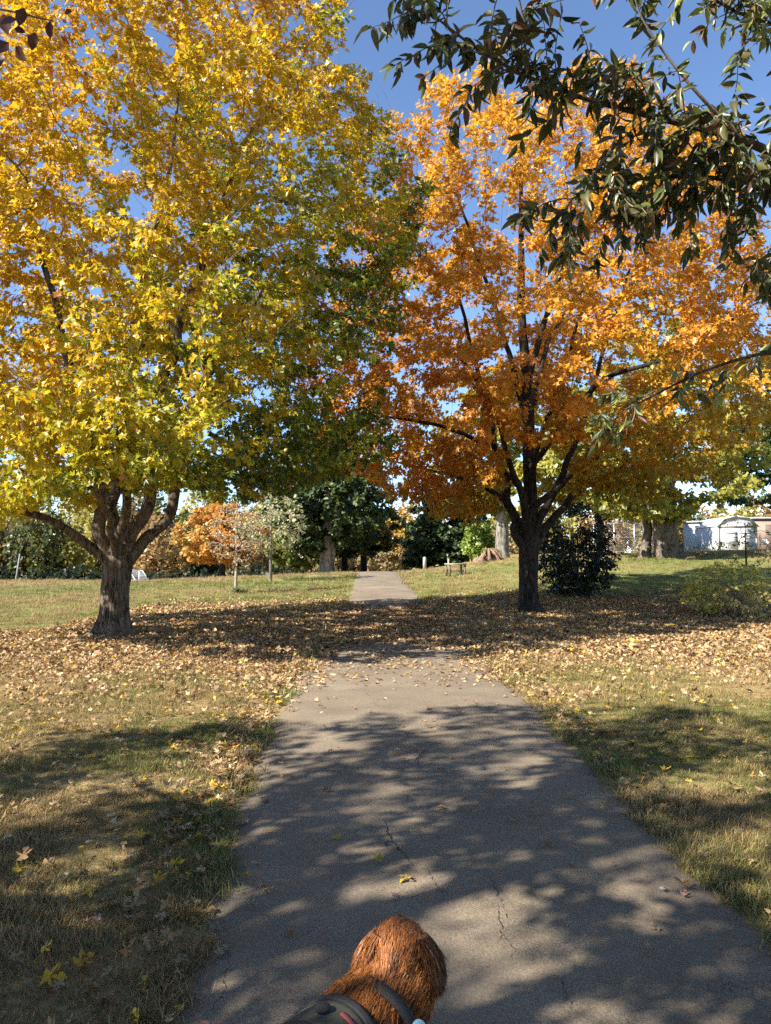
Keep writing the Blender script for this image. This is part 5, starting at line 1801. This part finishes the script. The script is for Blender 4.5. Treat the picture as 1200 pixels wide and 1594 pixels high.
        b_ = [k * na for k in range(nf_)] + [(nf_ - 1) * na + j for j in range(1, na)] + [k * na + na - 1 for k in range(nf_ - 2, -1, -1)] + [j for j in range(na - 2, 0, -1)]
        rim = np.array([[x0, x0 + q, x1 + q, x1] for x0, x1 in zip(b_, b_[1:] + b_[:1])])
        return V, np.vstack([f, f[:, ::-1] + q, rim])

    v_, f_ = wrap(-.20, -.005, -1.5, 1.5, .008, bul=.006); mesh_np('saddle', v_, f_, M_OL, root, smooth=False)
    v_, f_ = wrap(-.010, .010, -1.9, 1.9, .012, nf_=4, thick=.008); mesh_np('front_strap', v_, f_, M_BLK, root)
    v_, f_ = wrap(-.15, -.115, -3.0, 3.0, .019, nf_=3, na=40); mesh_np('girth_strap', v_, f_, M_BLK, root)
    v_, f_ = wrap(-.050, -.038, .16, .44, .020, nf_=3, na=8, thick=.003); mesh_np('red_patch', v_, f_, M_RED, root)
    mb2 = MB()
    th = np.linspace(0, 2 * np.pi, 20)
    cpt = L(-.062, -.01, .372 + .150 * 1.10 + .012) - O
    mb2.tube([cpt, cpt + ZUP * .008], [.016, .015], 16); mb2.build('button', M_BLK, root)
    mb3 = MB(); ring = np.array([L(-.18 + .018 * math.cos(a_), .018 * math.sin(a_), .372 + .165 * 1.10 + .012) - O for a_ in th])
    mb3.tube(ring, .004, 6, cap=False); mb3.build('leash_ring', M_STEEL, root)
    bpy.data.objects.remove(hn, do_unlink=True)
    # collar round the neck base with a pale blue tag
    ax = norm(norm(Hc - L(.05, 0, .44)) + hd * .6 + sd * .1); c0 = L(.118, .022, .452) - O
    u1 = norm(np.cross(ax, ZUP)); u2 = np.cross(u1, ax)
    cp = np.array([c0 + (u1 * math.cos(a_) + u2 * math.sin(a_)) * .098 for a_ in np.linspace(0, 2 * np.pi, 44)])
    V = []
    for q, w, o_ in ((cp, -.012, 0), (cp, .012, 0), (cp, .012, .006), (cp, -.012, .006)):
        V.append(q + ax * w + norm(q - c0) * o_)
    V = np.vstack(V); m_ = len(cp); k = np.arange(m_ - 1)
    F = np.vstack([np.stack([k + a_ * m_, k + 1 + a_ * m_, k + 1 + b_ * m_, k + b_ * m_], -1) for a_, b_ in ((0, 1), (1, 2), (2, 3), (3, 0))])
    cl = mesh_np('collar', V, F, M_BLK, root)
    tp = c0 + (u1 * math.cos(.42) + u2 * math.sin(.42)) * .116
    wt = norm(tp - c0)
    mt = MB()
    dn = norm(-ZUP * .8 + u1 * .3)
    mt.tube([tp + wt * .006 + dn * .022, tp + wt * .010 + dn * .022], [.021, .020], 18)
    mt.build('tag', plain('pale_blue_tag', (0.35, 0.62, 0.68), .35, .1), cl)
    return root


dog()

# ------------------------------------------------------------------ grass: tufts of blades set on points
def grass():
    rg = np.random.default_rng(77)
    src = bpy.data.collections.new('grass_tufts')
    gm, nt, bs, out = new_mat('grass_blade')
    a = nt.nodes.new('ShaderNodeAttribute'); a.attribute_name = 'tint'; a.attribute_type = 'INSTANCER'
    b2 = nt.nodes.new('ShaderNodeAttribute'); b2.attribute_name = 'Col'
    c = mixc(nt, 1.0, a.outputs['Color'], b2.outputs['Color'], 'MULTIPLY')
    nt.links.new(c, bs.inputs['Base Color'])
    bs.inputs['Roughness'].default_value = .7; bs.inputs['Specular IOR Level'].default_value = .2
    t = nt.nodes.new('ShaderNodeBsdfTranslucent'); nt.links.new(c, t.inputs['Color'])
    mx = nt.nodes.new('ShaderNodeMixShader'); mx.inputs[0].default_value = .25
    nt.links.new(bs.outputs[0], mx.inputs[1]); nt.links.new(t.outputs[0], mx.inputs[2]); nt.links.new(mx.outputs[0], out.inputs['Surface'])
    for k in range(8):
        nb = 34
        V = []; F = []; C = []
        for j in range(nb):
            r0 = .075 * math.sqrt(rg.random()); th = rg.random() * 6.283
            base = np.array([r0 * math.cos(th), r0 * math.sin(th), -.006])
            a_ = rg.random() * 6.283; lean = rg.uniform(.15, 1.5)
            d = np.array([math.cos(a_) * lean, math.sin(a_) * lean, 1.0]); d /= np.linalg.norm(d)
            ln = rg.uniform(.028, .075); w = rg.uniform(.0011, .0024)
            s = np.array([-math.sin(a_ + rg.normal()), math.cos(a_), 0])
            m1 = base + d * ln * .55; d2 = norm(d + np.array([math.cos(a_), math.sin(a_), -.5]) * rg.uniform(0, .7)); e = m1 + d2 * ln * .45
            i = len(V)
            V += [base - s * w, base + s * w, m1 - s * w * .8, m1 + s * w * .8, e]
            F += [[i, i + 1, i + 3], [i, i + 3, i + 2], [i + 2, i + 3, i + 4]]
            q = rg.uniform(.6, 1.25); y_ = rg.random() < .3
            cc = np.array([1.25, 1.05, .95]) * q if y_ else np.array([.95, 1.0, .95]) * q
            C += [cc * .75, cc * .75, cc, cc, cc * 1.1]
        me = mesh_np('tuft', np.array(V), np.array(F), gm, colors=np.array(C), link=False)
        o = bpy.data.objects.new('tuft', me); src.objects.link(o)
    # points: density falls with distance, blades grow a little so the cover stays closed
    P = []; S = []
    for (y0, y1, x0, x1, dens, sc) in ((1.6, 4.5, -4.2, 4.2, 950, .68), (4.5, 8, -5.8, 5.8, 560, .80), (8, 13, -8.5, 9, 260, .95), (13, 20, -12, 13, 55, 1.4), (20, 30, -17, 18, 24, 1.8), (30, 46, -25, 27, 9, 2.4)):
        n = int((y1 - y0) * (x1 - x0) * dens)
        x = rg.uniform(x0, x1, n); y = rg.uniform(y0, y1, n)
        ps = path_side(x, y) + (vnoise(np.stack([x * 7, y * 7, x * 0], -1), 61) - .5) * .20
        ok = ps > -.03
        p = np.stack([x, y, gz(x, y)], -1)
        px, py, d = project(p)
        ok &= (px > -70) & (px < 1270) & (py < 1680)
        bare = vnoise(np.stack([x * 1.6, y * 1.6, x * 0], -1), 62)
        ok &= rg.random(n) < np.clip(.5 + bare * .9, 0, 1)
        P.append(p[ok]); S.append(sc * (.6 + .7 * rg.random(ok.sum())) * (.45 + 1.1 * vnoise(np.stack([x, y, x * 0], -1)[ok] * 2.6, 63)) * (1 + .5 * np.exp(-(np.abs(ps[ok]) / .12) ** 2)))
    P = np.vstack(P); S = np.concatenate(S)
    n = len(P)
    print('tufts', n)
    g = vnoise(np.stack([P[:, 0] * .22, P[:, 1] * .22, P[:, 0] * 0], -1), 64) * .6 + vnoise(np.stack([P[:, 0] * 1.1, P[:, 1] * 1.1, P[:, 0] * 0], -1), 65) * .55 + rg.normal(size=n) * .10
    g = g + .22 * sstep(12, 17, P[:, 1]) * (1 - .7 * sstep(32, 42, P[:, 1]))
    t = sstep(.56, .92, g)[:, None]
    tint = np.array([[0.33, 0.235, 0.115]]) * (1 - t) + np.array([[0.165, 0.175, 0.052]]) * t
    tint = tint * (.85 + .55 * rg.random((n, 1)))
    me = bpy.data.meshes.new('grass')
    me.vertices.add(n); me.vertices.foreach_set('co', P.astype(np.float32).ravel())
    at_ = me.attributes.new('tint', 'FLOAT_COLOR', 'POINT'); c4 = np.ones((n, 4), dtype=np.float32); c4[:, :3] = tint; at_.data.foreach_set('color', c4.ravel())
    at_ = me.attributes.new('sc', 'FLOAT', 'POINT'); at_.data.foreach_set('value', S.astype(np.float32))
    at_ = me.attributes.new('rz', 'FLOAT', 'POINT'); at_.data.foreach_set('value', (rg.random(n) * 6.283).astype(np.float32))
    at_ = me.attributes.new('pick', 'INT', 'POINT'); at_.data.foreach_set('value', rg.integers(0, 8, n).astype(np.int32))
    me.update()
    o = obj_from('grass', me)
    tag(o, 'short dry tan and green lawn grass on both sides of the path', 'grass', kind='stuff')
    ng = bpy.data.node_groups.new('grass_scatter', 'GeometryNodeTree')
    ng.interface.new_socket('Geometry', in_out='INPUT', socket_type='NodeSocketGeometry')
    ng.interface.new_socket('Geometry', in_out='OUTPUT', socket_type='NodeSocketGeometry')
    N_ = ng.nodes; K = ng.links
    gi = N_.new('NodeGroupInput'); go = N_.new('NodeGroupOutput')
    ci_ = N_.new('GeometryNodeCollectionInfo'); ci_.inputs['Collection'].default_value = src; ci_.inputs['Separate Children'].default_value = True; ci_.inputs['Reset Children'].default_value = True
    ip = N_.new('GeometryNodeInstanceOnPoints'); ip.inputs['Pick Instance'].default_value = True

    def named(nm, ty):
        q = N_.new('GeometryNodeInputNamedAttribute'); q.data_type = ty; q.inputs['Name'].default_value = nm
        return q.outputs['Attribute']
    cx = N_.new('ShaderNodeCombineXYZ'); K.new(named('rz', 'FLOAT'), cx.inputs['Z'])
    K.new(gi.outputs[0], ip.inputs['Points']); K.new(ci_.outputs[0], ip.inputs['Instance'])
    K.new(named('pick', 'INT'), ip.inputs['Instance Index'])
    K.new(cx.outputs[0], ip.inputs['Rotation']); K.new(named('sc', 'FLOAT'), ip.inputs['Scale'])
    K.new(ip.outputs[0], go.inputs[0])
    md = o.modifiers.new('scatter', 'NODES'); md.node_group = ng
    return o


grass()
